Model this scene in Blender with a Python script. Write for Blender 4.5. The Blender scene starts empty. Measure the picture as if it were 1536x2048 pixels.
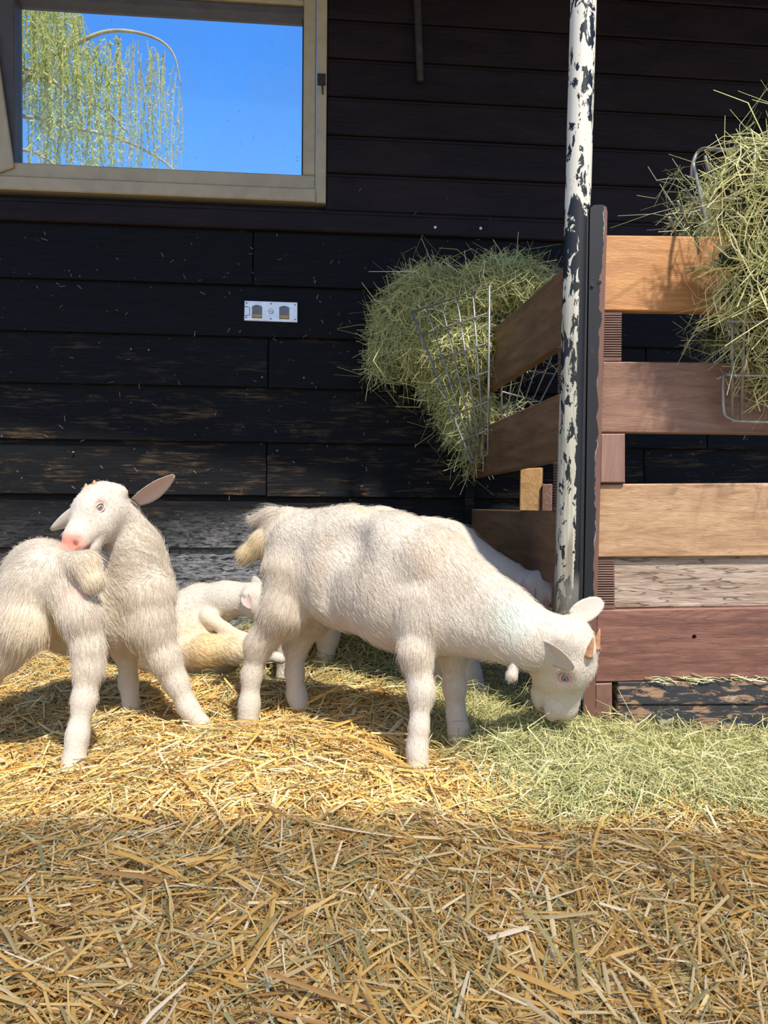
import bpy, bmesh, math, random
import numpy as np
from mathutils import Vector, Matrix
rng = np.random.default_rng(7)
random.seed(7)
SC = bpy.context.scene
COL = SC.collection

# ------------------------------------------------------------------ camera, sky, sun, exposure
F_PX, CX, CY = 1539.0, 768.0, 1024.0
CAM = np.array([0.0, 0.0, 0.60])
PITCH, ROLL = 0.032, 0.010
_d = np.array([0, math.cos(PITCH), -math.sin(PITCH)])
_u0 = np.array([0, math.sin(PITCH), math.cos(PITCH)])
_r0 = np.array([1.0, 0, 0])
_R = math.cos(ROLL) * _r0 + math.sin(ROLL) * _u0
_U = math.cos(ROLL) * _u0 - math.sin(ROLL) * _r0
cd = bpy.data.cameras.new('camera')
cam = bpy.data.objects.new('camera', cd)
COL.objects.link(cam)
cd.sensor_fit = 'VERTICAL'; cd.sensor_height = 34.6; cd.lens = F_PX / 2048 * 34.6
cd.clip_start = 0.02; cd.clip_end = 300
M = Matrix.Identity(4)
for i in range(3):
    M[i][0], M[i][1], M[i][2], M[i][3] = _R[i], _U[i], -_d[i], CAM[i]
cam.matrix_world = M
SC.camera = cam

SUN_DIR = np.array([0.26, -0.50, 0.86]); SUN_DIR /= np.linalg.norm(SUN_DIR)   # towards the sun
sl = bpy.data.lights.new('sun', 'SUN'); sl.energy = 5.6; sl.angle = math.radians(1.5); sl.color = (1.0, 0.94, 0.84)
so = bpy.data.objects.new('sun', sl); COL.objects.link(so)
so.rotation_mode = 'QUATERNION'
so.rotation_quaternion = Vector(SUN_DIR).to_track_quat('Z', 'Y')
so.location = (2, -4, 6)

world = bpy.data.worlds.new('sky'); SC.world = world
world.use_nodes = True
wn = world.node_tree; wn.nodes.clear()
w_out = wn.nodes.new('ShaderNodeOutputWorld'); w_bg = wn.nodes.new('ShaderNodeBackground')
w_geo = wn.nodes.new('ShaderNodeTexCoord'); w_sep = wn.nodes.new('ShaderNodeSeparateXYZ')
w_ramp = wn.nodes.new('ShaderNodeValToRGB')
wn.links.new(w_geo.outputs['Generated'], w_sep.inputs[0])
wn.links.new(w_sep.outputs['Z'], w_ramp.inputs[0])
wn.links.new(w_ramp.outputs[0], w_bg.inputs[0])
wn.links.new(w_bg.outputs[0], w_out.inputs[0])
el = w_ramp.color_ramp.elements
el[0].position = 0.0; el[0].color = (0.62, 0.76, 0.92, 1)
el[1].position = 1.0; el[1].color = (0.045, 0.17, 0.60, 1)
e = w_ramp.color_ramp.elements.new(0.26); e.color = (0.20, 0.48, 0.96, 1)
e = w_ramp.color_ramp.elements.new(0.48); e.color = (0.075, 0.31, 0.90, 1)
w_bg.inputs[1].default_value = 1.1

SC.view_settings.view_transform = 'Standard'
SC.view_settings.look = 'None'
SC.view_settings.gamma = 1.0
SC.view_settings.use_curve_mapping = False
SC.view_settings.exposure = 0.12
SC.cycles.max_bounces = 6
SC.cycles.diffuse_bounces = 3
SC.cycles.transparent_max_bounces = 8

# ------------------------------------------------------------------ geometry helpers
def ray(px, py):
    return _d + (px - CX) / F_PX * _R + (CY - py) / F_PX * _U

def P(px, py, Y):
    r = ray(px, py)
    return CAM + r * (Y / r[1])

class Plane:
    def __init__(s, pt, n):
        s.p = np.array(pt, float); s.n = np.array(n, float); s.n /= np.linalg.norm(s.n)
    def hit(s, px, py):
        r = ray(px, py)
        return CAM + r * (np.dot(s.p - CAM, s.n) / np.dot(r, s.n))

WALL_S = 0.085
wall_dir = np.array([1, WALL_S, 0]); wall_dir /= np.linalg.norm(wall_dir)
WALL = Plane((0, 2.93, 0), (WALL_S, -1, 0))
PANEL = Plane((0.45, 1.80, 0), (0.0436, -0.999, 0))
_sp = P(1120, 975, 1.86)
SIDE = Plane(_sp, (-1, -0.09, 0))

def wall_uz(px, py):
    h = WALL.hit(px, py)
    return float(np.dot(h - WALL.p, wall_dir)), float(h[2])

def W(u, z, off=0.0):
    return WALL.p + wall_dir * u + np.array([0, 0, z]) + WALL.n * off

def empty(name, loc):
    o = bpy.data.objects.new(name, None); o.empty_display_size = 0.05
    COL.objects.link(o); o.location = loc
    return o

def tag(o, label=None, cat=None, group=None, kind=None):
    if label: o['label'] = label
    if cat: o['category'] = cat
    if group: o['group'] = group
    if kind: o['kind'] = kind
    return o

def world_loc(o):
    l = np.zeros(3)
    while o is not None:
        l += np.array(o.location); o = o.parent
    return l

def obj(name, verts, faces, mat, parent=None, smooth=False, origin=None, colors=None, tint=None):
    v = np.asarray(verts, float).reshape(-1, 3)
    if origin is None:
        mn, mx = v.min(0), v.max(0)
        origin = np.array([(mn[0] + mx[0]) / 2, (mn[1] + mx[1]) / 2, mn[2]])
    origin = np.array(origin, float)
    me = bpy.data.meshes.new(name)
    if isinstance(faces, np.ndarray):
        n, k = faces.shape
        me.vertices.add(len(v)); me.vertices.foreach_set('co', (v - origin).astype(np.float32).ravel())
        me.loops.add(n * k); me.loops.foreach_set('vertex_index', faces.astype(np.int32).ravel())
        me.polygons.add(n); me.polygons.foreach_set('loop_start', np.arange(0, n * k, k, dtype=np.int32))
        me.update(calc_edges=True)
    else:
        me.from_pydata([tuple(p) for p in (v - origin)], [], faces)
        me.update()
    if smooth:
        me.polygons.foreach_set('use_smooth', np.ones(len(me.polygons), dtype=bool))
    if colors is not None:
        a = me.color_attributes.new('Col', 'FLOAT_COLOR', 'POINT')
        c = np.ones((len(v), 4), np.float32); c[:, :3] = colors
        a.data.foreach_set('color', c.ravel())
    if mat is not None: me.materials.append(mat)
    o = bpy.data.objects.new(name, me); COL.objects.link(o)
    if parent is not None:
        o.parent = parent; o.location = origin - world_loc(parent)
    else:
        o.location = origin
    return o

class MB:
    """collects shapes into one mesh"""
    def __init__(s): s.v = []; s.f = []
    def add(s, v, f):
        b = len(s.v); s.v += [tuple(map(float, p)) for p in v]; s.f += [tuple(i + b for i in q) for q in f]; return s
    def slab(s, c, back, bev=0.003):
        """c: four front corners in order TL,TR,BR,BL; back: offset vector; chamfered front edge"""
        c = [np.array(p, float) for p in c]; back = np.array(back, float)
        m = sum(c) / 4
        b = back / np.linalg.norm(back) * bev
        ins = []
        for i in range(4):
            a = c[i - 1] - c[i]; d = c[(i + 1) % 4] - c[i]
            ins.append(c[i] + a / np.linalg.norm(a) * bev + d / np.linalg.norm(d) * bev)
        ring = [p + b for p in c]; bk = [p + back for p in c]
        v = ins + ring + bk
        f = [(3, 2, 1, 0), (8, 9, 10, 11)]
        for i in range(4):
            j = (i + 1) % 4
            f.append((i, j, 4 + j, 4 + i)); f.append((4 + i, 4 + j, 8 + j, 8 + i))
        return s.add(v, f)
    def box(s, a, b, z0, z1, t0, t1, bev=0.002):
        """wall-frame box: u a..b, height z0..z1, proud t0(back)..t1(front)"""
        return s.slab([W(a, z1, t1), W(b, z1, t1), W(b, z0, t1), W(a, z0, t1)], WALL.n * (t0 - t1), bev)
    def tube(s, pts, r, n=6, cap=True):
        pts = [np.array(p, float) for p in pts]
        rr = r if hasattr(r, '__len__') else [r] * len(pts)
        b = len(s.v); vs = []; fs = []
        nrm = None
        for i, p in enumerate(pts):
            t = pts[min(i + 1, len(pts) - 1)] - pts[max(i - 1, 0)]; t /= np.linalg.norm(t) + 1e-9
            if nrm is None:
                a = np.array([0, 0, 1.0]) if abs(t[2]) < .9 else np.array([1.0, 0, 0])
                nrm = np.cross(t, a)
            nrm = nrm - t * np.dot(nrm, t); nrm /= np.linalg.norm(nrm) + 1e-9
            bi = np.cross(t, nrm)
            for k in range(n):
                an = 2 * math.pi * k / n
                vs.append(p + rr[i] * (math.cos(an) * nrm + math.sin(an) * bi))
        for i in range(len(pts) - 1):
            for k in range(n):
                k2 = (k + 1) % n
                fs.append((i * n + k, i * n + k2, (i + 1) * n + k2, (i + 1) * n + k))
        if cap:
            fs.append(tuple(reversed(range(n)))); fs.append(tuple(range((len(pts) - 1) * n, len(pts) * n)))
        return s.add(vs, fs)
    def prism(s, poly, back):
        """poly: front outline points; extruded by back"""
        n = len(poly); poly = [np.array(p, float) for p in poly]; back = np.array(back)
        f = [tuple(reversed(range(n))), tuple(range(n, 2 * n))]
        for i in range(n):
            j = (i + 1) % n; f.append((i, j, n + j, n + i))
        return s.add(poly + [p + back for p in poly], f)
    def build(s, name, mat, parent=None, smooth=False, **k):
        return obj(name, s.v, s.f, mat, parent, smooth, **k)

def smooth_curve(pts, n=8):
    """Catmull-Rom through pts"""
    p = [np.array(q, float) for q in pts]; p = [2 * p[0] - p[1]] + p + [2 * p[-1] - p[-2]]
    out = []
    for i in range(1, len(p) - 2):
        for k in range(n):
            t = k / n
            out.append(.5 * ((2 * p[i]) + (-p[i-1] + p[i+1]) * t + (2*p[i-1] - 5*p[i] + 4*p[i+1] - p[i+2]) * t*t + (-p[i-1] + 3*p[i] - 3*p[i+1] + p[i+2]) * t**3))
    out.append(p[-2])
    return out

# ------------------------------------------------------------------ materials
class NT:
    def __init__(s, name):
        s.m = bpy.data.materials.new(name); s.m.use_nodes = True
        s.t = s.m.node_tree; s.t.nodes.clear()
        s.out = s.n('ShaderNodeOutputMaterial'); s.b = s.n('ShaderNodeBsdfPrincipled')
        s.l(s.b.outputs[0], s.out.inputs[0])
        s.b.inputs['Roughness'].default_value = .7
    def n(s, t, **k):
        o = s.t.nodes.new(t)
        for a, b in k.items(): setattr(o, a, b)
        return o
    def l(s, a, b): s.t.links.new(a, b)
    def coord(s, kind='Object', scale=(1, 1, 1), loc=(0, 0, 0), rot=(0, 0, 0)):
        c = s.n('ShaderNodeTexCoord'); m = s.n('ShaderNodeMapping')
        m.inputs['Scale'].default_value = scale; m.inputs['Location'].default_value = loc; m.inputs['Rotation'].default_value = rot
        s.l(c.outputs[kind], m.inputs[0]); return m.outputs[0]
    def noise(s, vec, scale=5, detail=5, rough=.6, dist=0):
        o = s.n('ShaderNodeTexNoise'); s.l(vec, o.inputs['Vector'])
        o.inputs['Scale'].default_value = scale; o.inputs['Detail'].default_value = detail
        o.inputs['Roughness'].default_value = rough; o.inputs['Distortion'].default_value = dist
        return o.outputs[0]
    def ramp(s, fac, stops):
        r = s.n('ShaderNodeValToRGB'); e = r.color_ramp.elements
        e[0].position, e[1].position = stops[0][0], stops[-1][0]
        for i, (p, c) in enumerate(stops):
            q = e[0] if i == 0 else (e[len(e) - 1] if i == len(stops) - 1 else e.new(p))
            q.color = (*c, 1) if hasattr(c, '__len__') else (c, c, c, 1)
        s.l(fac, r.inputs[0]); return r.outputs[0]
    def mix(s, fac, a, b, mode='MIX'):
        m = s.n('ShaderNodeMix', data_type='RGBA', blend_type=mode)
        for i, x in ((0, fac), (6, a), (7, b)):
            if hasattr(x, 'links'): s.l(x, m.inputs[i])
            elif i == 0: m.inputs[0].default_value = x
            else: m.inputs[i].default_value = (*x, 1)
        return m.outputs[2]
    def math(s, op, a, b=0.0, clamp=False):
        m = s.n('ShaderNodeMath', operation=op); m.use_clamp = clamp
        for i, x in enumerate((a, b)):
            if hasattr(x, 'links'): s.l(x, m.inputs[i])
            else: m.inputs[i].default_value = x
        return m.outputs[0]
    def bump(s, h, strength=.3, dist=.01):
        b = s.n('ShaderNodeBump'); b.inputs['Strength'].default_value = strength; b.inputs['Distance'].default_value = dist
        s.l(h, b.inputs['Height']); s.l(b.outputs[0], s.b.inputs['Normal'])
    def color(s, c):
        if hasattr(c, 'links'): s.l(c, s.b.inputs['Base Color'])
        else: s.b.inputs['Base Color'].default_value = (*c, 1)
        return s
    def set(s, **k):
        for a, v in k.items(): s.b.inputs[a.replace('_', ' ')].default_value = v
        return s

def wood(name, light, mid, dark, rough=.65, grain=1.0, gs=(3, 45, 45), wear=None, axis='x', seed=0, bump=.35, figure=0.0, crack=0.0):
    """plank wood: fine fibres, broad bands and blotches. axis = grain direction"""
    n = NT(name)
    sc = {'x': gs, 'y': (gs[1], gs[0], gs[2]), 'z': (gs[1], gs[1], gs[0])}[axis]
    v = n.coord('Object', sc, (seed * 3.1, seed * 1.7, seed * 2.3))
    fine = n.noise(v, 6, 4, .7)
    sc2 = tuple(c * .22 for c in sc)
    band = n.noise(n.coord('Object', sc2, (seed, 2 * seed, seed)), 3.5, 4, .6, 1.2)
    blot = n.noise(n.coord('Object', (1, 1, 1), (seed, seed, seed)), 9, 5, .65)
    c = n.ramp(band, [(.3, dark), (.5, mid), (.7, light)])
    c = n.mix(n.math('MULTIPLY', n.ramp(fine, [(.42, 0.0), (.62, 1.0)]), .38 * grain), c, tuple(x * .45 for x in dark))
    c = n.mix(n.math('MULTIPLY', n.ramp(blot, [(.5, 0.0), (.75, 1.0)]), .35), c, light)
    if figure:                                           # contour lines of a stretched noise: cathedral grain
        lo = n.noise(n.coord('Object', tuple(c_ * .16 for c_ in sc), (2 * seed, seed, .7 * seed)), 1.6, 2, .45, .3)
        ln = n.math('SINE', n.math('MULTIPLY', n.math('ADD', lo, n.math('MULTIPLY', fine, .02)), 150))
        c = n.mix(n.math('MULTIPLY', n.ramp(ln, [(.35, 0.0), (.95, 1.0)]), figure), c, dark)
    if crack:
        cr = n.noise(n.coord('Object', tuple(c_ * .5 for c_ in sc), (seed, 3 * seed, seed)), 2.0, 3, .5)
        cm = n.ramp(n.math('ABSOLUTE', n.math('SUBTRACT', cr, .5)), [(.004, 1.0), (.016, 0.0)])
        c = n.mix(n.math('MULTIPLY', cm, crack), c, tuple(x * .3 for x in dark))
    if wear: c = n.mix(n.math('MULTIPLY', n.ramp(n.noise(v, 1.3, 6, .75), [(.55, 0.0), (.68, 1.0)]), .8), c, wear)
    n.color(c).set(Roughness=rough)
    n.bump(fine, bump, .004)
    return n.m

def plain(name, c, rough=.6, metal=0.0, var=.25, scale=30, bump=0.0):
    n = NT(name)
    nz = n.noise(n.coord('Object'), scale, 4, .6)
    n.color(n.ramp(nz, [(.3, tuple(x * (1 - var) for x in c)), (.7, tuple(min(1, x * (1 + var)) for x in c))]))
    n.set(Roughness=rough, Metallic=metal)
    if bump: n.bump(nz, bump, .005)
    return n.m

def black_board(name, seed, wear=.0, dust=0.0):
    """tarred black plank, brown wood where the tar has rubbed off, chalky dust patches near the floor"""
    n = NT(name)
    v = n.coord('Object', (2.2, 2.2, 30), (seed * 2.3, 0, seed * 5.1))
    fine = n.noise(v, 5, 5, .7, .3)
    big = n.noise(n.coord('Object', (2.0, 2.0, 7), (seed * 1.9, 0, seed)), 2.2, 5, .65, .6)
    c = n.ramp(fine, [(.3, (.003, .0033, .0038)), (.62, (.0075, .008, .009)), (.8, (.016, .0155, .0155))])
    if wear:
        m = n.math('MULTIPLY', n.ramp(big, [(.53 - .03 * wear, 0.0), (.72 - .03 * wear, 1.0)]), n.ramp(fine, [(.47, 0.0), (.60, 1.0)]))
        c = n.mix(n.math('MULTIPLY', m, min(1, .45 + .3 * wear)), c, (.17, .105, .045))
    if dust:
        ds = n.noise(n.coord('Object', (1.2, 1.2, 3.5), (seed * 3.9, 0, 0)), 2.1, 3, .5)
        fd = n.noise(n.coord('Object', (3, 3, 14), (seed, 0, 0)), 9, 6, .75, 1.0)
        m = n.math('MULTIPLY', n.ramp(ds, [(.30, 0.15), (.55, 1.0)]), n.ramp(fd, [(.40, 0.0), (.66, 1.0)]))
        gp = n.n('ShaderNodeNewGeometry'); sp_ = n.n('ShaderNodeSeparateXYZ'); n.l(gp.outputs['Position'], sp_.inputs[0])
        rx = n.ramp(n.math('ADD', n.math('MULTIPLY', sp_.outputs['X'], .5), .5), [(.05, .25), (.12, .8), (.25, 1.0), (.33, .75), (.40, .12), (.9, .3)])
        rz = n.ramp(sp_.outputs['Z'], [(.25, 1.0), (.40, .9), (.52, .0)])
        m = n.math('MULTIPLY', m, n.math('MULTIPLY', rx, rz))
        c = n.mix(n.math('MULTIPLY', m, dust), c, (.42, .42, .42))
    spk = n.noise(n.coord('Object', (1, 1, 1), (seed, 0, 0)), 55, 2, .5)
    c = n.mix(n.math('MULTIPLY', n.ramp(spk, [(.72, 0.0), (.76, 1.0)]), .35), c, (.30, .27, .2))
    n.color(c).set(Roughness=.62)
    n.b.inputs['Specular IOR Level'].default_value = .14
    n.bump(fine, .5, .004)
    return n.m

def brown_board(name, seed):
    n = NT(name)
    v = n.coord('Object', (2.0, 2.0, 26), (seed * 2.9, 0, seed * 4.3))
    fine = n.noise(v, 5, 5, .65, .8)
    big = n.noise(n.coord('Object', (1.5, 1.5, 5), (seed, 0, seed)), 2.0, 3, .6, .5)
    c = n.ramp(big, [(.35, (.011, .0062, .0062)), (.65, (.020, .0115, .0115))])
    c = n.mix(n.math('MULTIPLY', n.ramp(fine, [(.5, 0.0), (.75, 1.0)]), .5), c, (.027, .020, .022))
    # knots
    vo = n.n('ShaderNodeTexVoronoi'); vo.inputs['Scale'].default_value = 1.0; vo.inputs['Randomness'].default_value = 1
    n.l(n.coord('Object', (4.5, 4.5, 9), (seed * 7.7, 0, seed * 1.3)), vo.inputs['Vector'])
    c = n.mix(n.math('MULTIPLY', n.ramp(vo.outputs['Distance'], [(.05, 1.0), (.16, 0.0)]), .8), c, (.012, .004, .004))
    n.color(c).set(Roughness=.5)
    n.b.inputs['Specular IOR Level'].default_value = .16
    n.bump(fine, .45, .003)
    return n.m

def col_attr(name, rough=.8, trans=0.0, var=.12, spec=.25):
    n = NT(name)
    a = n.n('ShaderNodeAttribute', attribute_name='Col')
    n.l(a.outputs['Color'], n.b.inputs['Base Color'])
    n.set(Roughness=rough); n.b.inputs['Specular IOR Level'].default_value = spec
    if trans:
        t = n.n('ShaderNodeBsdfTranslucent'); n.l(a.outputs['Color'], t.inputs[0])
        m = n.n('ShaderNodeMixShader'); m.inputs[0].default_value = trans
        n.l(n.b.outputs[0], m.inputs[1]); n.l(t.outputs[0], m.inputs[2]); n.l(m.outputs[0], n.out.inputs[0])
    return n.m

MAT = {}
MAT['straw'] = col_attr('straw', .55, .15, spec=.35)
MAT['hay'] = col_attr('hay', .65, .18)
def goat_skin():
    n = NT('goat_coat')
    a = n.n('ShaderNodeAttribute', attribute_name='Col')
    f = n.noise(n.coord('Object', (1, 1, .5)), 260, 3, .7, .8); g_ = n.noise(n.coord('Object', (1, 1, 1)), 30, 4, .6)
    c = n.mix(n.math('MULTIPLY', n.ramp(f, [(.35, 1.0), (.6, 0.0)]), .25), a.outputs['Color'], (.42, .34, .25))
    n.color(n.mix(n.math('MULTIPLY', n.ramp(g_, [(.5, 0.0), (.7, 1.0)]), .12), c, (.72, .56, .38)))
    n.set(Roughness=.9); n.b.inputs['Specular IOR Level'].default_value = .12
    n.bump(n.math('ADD', f, n.math('MULTIPLY', g_, 1.5)), .55, .004)
    return n.m
MAT['goat_skin'] = goat_skin()
MAT['fur'] = col_attr('goat_fur', .85, .40, spec=.12)
MAT['ear'] = col_attr('ear_skin', .8, .25)
MAT['horn'] = plain('horn_keratin', (.52, .27, .13), .5, var=.3, scale=60)
MAT['wire'] = plain('galvanised_wire', (.33, .32, .29), .45, .55, .3, 40)
MAT['zinc'] = plain('zinc_plate', (.62, .66, .70), .38, .75, .12, 60)
MAT['grey_tab'] = plain('grey_steel_tab', (.16, .17, .18), .5, .4)
MAT['brass'] = plain('brass_strip', (.42, .27, .10), .45, .6)
MAT['dark'] = plain('dark_recess', (.008, .008, .008), .8)
MAT['rust'] = plain('rusty_iron', (.035, .028, .024), .7, .3, .5, 50, .4)
MAT['beige'] = plain('beige_gloss_paint', (.44, .36, .22), .45, 0, .12, 14, .05)
MAT['reveal'] = plain('shaded_reveal_grey', (.085, .08, .085), .6, 0, .2, 14)  # dark grey puts the shade of the window reveal into the colour
MAT['putty'] = plain('dark_window_putty', (.022, .028, .026), .7)
MAT['nail'] = plain('white_nail_head', (.75, .72, .72), .5)
MAT['ground'] = plain('sandy_yard_ground', (.46, .38, .27), .9, 0, .2, 4)
MAT['roof'] = wood('roof_boards', (.05, .04, .03), (.035, .028, .022), (.02, .016, .012), gs=(3, 30, 30))
def translucent_sheet():
    n = NT('translucent_fill_sheet')
    t = n.n('ShaderNodeBsdfTranslucent'); t.inputs[0].default_value = (.98, .90, .76, 1)
    d = n.n('ShaderNodeBsdfDiffuse'); d.inputs[0].default_value = (.7, .68, .62, 1)
    m = n.n('ShaderNodeMixShader'); m.inputs[0].default_value = .93
    n.l(d.outputs[0], m.inputs[1]); n.l(t.outputs[0], m.inputs[2])
    c = n.n('ShaderNodeBsdfTransparent'); c.inputs[0].default_value = (1, .94, .84, 1); m2 = n.n('ShaderNodeMixShader'); m2.inputs[0].default_value = .30
    n.l(m.outputs[0], m2.inputs[1]); n.l(c.outputs[0], m2.inputs[2]); n.l(m2.outputs[0], n.out.inputs[0])
    return n.m
MAT['sheet'] = translucent_sheet()  # for the added sheet that filters sunlight over the foreground
MAT['concrete'] = plain('concrete_floor', (.22, .17, .10), .9, 0, .3, 12, .3)
MAT['sheath'] = plain('black_sheathing', (.006, .006, .007), .8)
MAT['primer'] = None

# flaking paint on the round post: cream over black over bare steel, different by height and side
def post_paint():
    n = NT('flaking_post_paint')
    tc = n.n('ShaderNodeTexCoord'); sep = n.n('ShaderNodeSeparateXYZ'); n.l(tc.outputs['Object'], sep.inputs[0])
    flake = n.ramp(n.noise(n.coord('Object', (1, 1, .42)), 42, 7, .66, .5), [(.32, 0.0), (.68, 1.0)])
    strk = n.noise(n.coord('Object', (1, 1, .05)), 70, 4, .7, .3)
    # amount of cream by height
    zc = n.math('MULTIPLY', sep.outputs['Z'], 1 / 2.6)
    h = n.ramp(zc, [(.0, .30), (.155, .34), (.165, .62), (.24, .72), (.31, .66), (.335, .36), (.365, .44), (.40, .58), (.425, .56), (.44, .30), (.485, .36), (.51, .66), (.56, .56), (.62, .66), (.70, .60)])
    side = n.math('MULTIPLY', n.math('GREATER_THAN', n.math('ADD', sep.outputs['X'], n.math('MULTIPLY', flake, .012)), .0205), n.ramp(zc, [(.46, 1.0), (.48, 0.0)]))
    fac = n.math('ADD', flake, n.math('SUBTRACT', h, .5))
    fac = n.math('SUBTRACT', fac, side)
    m = n.ramp(fac, [(.485, 0.0), (.50, 1.0)])
    lowcream = n.mix(n.ramp(strk, [(.42, 0.0), (.62, 1.0)]), (.50, .47, .36), (.24, .20, .13))
    cream = n.mix(n.ramp(zc, [(.36, 0.0), (.46, 1.0)]), lowcream, (.74, .69, .56))
    black = n.mix(n.ramp(zc, [(.155, 0.0), (.17, 1.0)]), n.mix(flake, (.10, .10, .085), (.20, .19, .16)), (.008, .0085, .010))
    edge = n.ramp(fac, [(.50, .0), (.515, 1.0), (.53, .0)])
    c = n.mix(m, black, cream)
    n.color(c).set(Roughness=.42)
    n.bump(m, .6, .002)
    return n.m
MAT['post'] = post_paint()

def bar_paint():
    """black paint flaking off red-brown primer along one edge and at the foot"""
    n = NT('flaking_bar_paint')
    tc = n.n('ShaderNodeTexCoord'); sep = n.n('ShaderNodeSeparateXYZ'); n.l(tc.outputs['Object'], sep.inputs[0])
    fl = n.noise(n.coord('Object', (1, 1, .5)), 34, 6, .65, .4)
    lo = n.noise(n.coord('Object', (1, 1, 1)), 7, 3, .6)
    zc = n.math('MULTIPLY', sep.outputs['Z'], 1 / 1.25)
    x = n.math('ADD', n.math('MULTIPLY', sep.outputs['X'], 1 / .03), .5)     # 0 left .. 1 right
    lim = n.ramp(zc, [(0, -.6), (.26, -.5), (.285, .72), (.5, .68), (.75, .74), (.80, .86), (.86, .6), (.89, .86), (1, .92)])
    e = n.math('SUBTRACT', lim, x)
    e = n.math('ADD', e, n.math('MULTIPLY', n.math('SUBTRACT', fl, .5), .9))
    blk = n.ramp(e, [(.0, 0.0), (.03, 1.0)])
    rim = n.ramp(e, [(-.0, 0.0), (.001, 0.0), (.03, 1.0), (.09, 0.0)])
    c = n.mix(blk, n.mix(lo, (.20, .095, .065), (.13, .06, .042)), n.mix(n.ramp(fl, [(.62, 0.0), (.72, 1.0)]), (.007, .0075, .009), (.03, .03, .03)))
    c = n.mix(n.math('MULTIPLY', rim, n.ramp(lo, [(.5, 0.0), (.6, .8)])), c, (.6, .54, .5))
    n.color(c).set(Roughness=.5)
    n.bump(blk, .5, .002)
    return n.m
MAT['bar'] = bar_paint()
MAT['ribbed'] = wood('ribbed_decking', (.26, .14, .10), (.20, .10, .072), (.13, .065, .048), gs=(4, 30, 30), bump=.15)

def peeled():
    n = NT('peeling_black_plank')
    v = n.coord('Object', (3, 3, 14))
    a = n.noise(v, 5, 6, .7, .6); f = n.noise(n.coord('Object', (3, 3, 40)), 6, 4, .7)
    c = n.mix(n.ramp(f, [(.4, 0.0), (.65, 1.0)]), (.36, .23, .14), (.20, .11, .07))
    c = n.mix(n.ramp(a, [(.44, 1.0), (.50, 0.0)]), n.mix(f, (.014, .015, .019), (.04, .042, .048)), c)
    b = n.noise(n.coord('Object', (1, 1, 1.4), (3, 1, 2)), 14, 5, .65)
    c = n.mix(n.math('MULTIPLY', n.ramp(b, [(.62, 0.0), (.70, 1.0)]), .7), c, (.6, .55, .45))
    n.color(c).set(Roughness=.65); n.bump(a, .5, .003)
    return n.m
MAT['peeled'] = peeled()

def glass():
    n = NT('dusty_window_glass')
    tr = n.n('ShaderNodeBsdfTransparent'); tr.inputs[0].default_value = (.96, .98, 1, 1)
    gl = n.n('ShaderNodeBsdfGlossy'); gl.inputs['Roughness'].default_value = .03
    df = n.n('ShaderNodeBsdfDiffuse'); df.inputs[0].default_value = (.6, .6, .58, 1)
    lw = n.n('ShaderNodeFresnel'); lw.inputs[0].default_value = 1.45
    m1 = n.n('ShaderNodeMixShader'); m2 = n.n('ShaderNodeMixShader')
    n.l(lw.outputs[0], m1.inputs[0]); n.l(tr.outputs[0], m1.inputs[1]); n.l(gl.outputs[0], m1.inputs[2])
    d = n.ramp(n.noise(n.coord('Object', (1, 1, .4)), 5, 5, .7), [(.45, .01), (.75, .07)])
    n.l(d, m2.inputs[0]); n.l(m1.outputs[0], m2.inputs[1]); n.l(df.outputs[0], m2.inputs[2]); n.l(m2.outputs[0], n.out.inputs[0])
    return n.m
MAT['glass'] = glass()

# ------------------------------------------------------------------ SETTING: ground, floor, roof, back wall
def flat_box(name, x0, x1, y0, y1, z0, z1, mat, **k):
    m = MB(); m.slab([(x0, y1, z1), (x1, y1, z1), (x1, y0, z1), (x0, y0, z1)], (0, 0, z0 - z1), .004)
    return m.build(name, mat, **k)
tag(flat_box('floor', -2.6, 2.9, -1.6, 3.15, -.12, -.03, MAT['concrete']), kind='structure')
g = flat_box('ground', -60, 60, -60, 60, -.4, -.13, MAT['ground']); tag(g, kind='structure')
EAVE_BACK, SHEET_EDGE, ROOF_Z = 1.74, -.19, 2.62
tag(flat_box('ceiling', -3.2, 3.4, EAVE_BACK, 2.98, ROOF_Z, ROOF_Z + .12, MAT['roof']), kind='structure')
vv, ff = [], []                                        # unseen corrugated sheet, added to shade and softly fill the foreground
edge = 0.0
for i in range(201):
    x = -5.0 + .05 * i; z = ROOF_Z + .018 * math.sin(i * math.pi / 2 + .4)
    if i % 9 == 0: edge = SHEET_EDGE + rng.uniform(-.045, .045)
    vv += [(x, -5.0, z), (x, edge, z)]
    if i: ff.append((2 * i - 2, 2 * i, 2 * i + 1, 2 * i - 1))
tag(obj('light_filter_sheet', vv, ff, MAT['sheet'], None, True), kind='structure')

# window opening in wall coordinates
WU0, _ = wall_uz(-95, 200); WU1, _ = wall_uz(653, 210)
_, WZ0 = wall_uz(640, 411); _, WZ1 = wall_uz(330, -95)
UL, UR, ZT = -2.5, 2.8, 2.58
mb = MB()
mb.box(UL, UR, -.1, WZ0, -.12, -.02); mb.box(UL, UR, WZ1, ZT + .04, -.12, -.02)
mb.box(UL, WU0, WZ0, WZ1, -.12, -.02); mb.box(WU1, UR, WZ0, WZ1, -.12, -.02)
wall = tag(mb.build('wall_back', MAT['sheath']), kind='structure')

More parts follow.
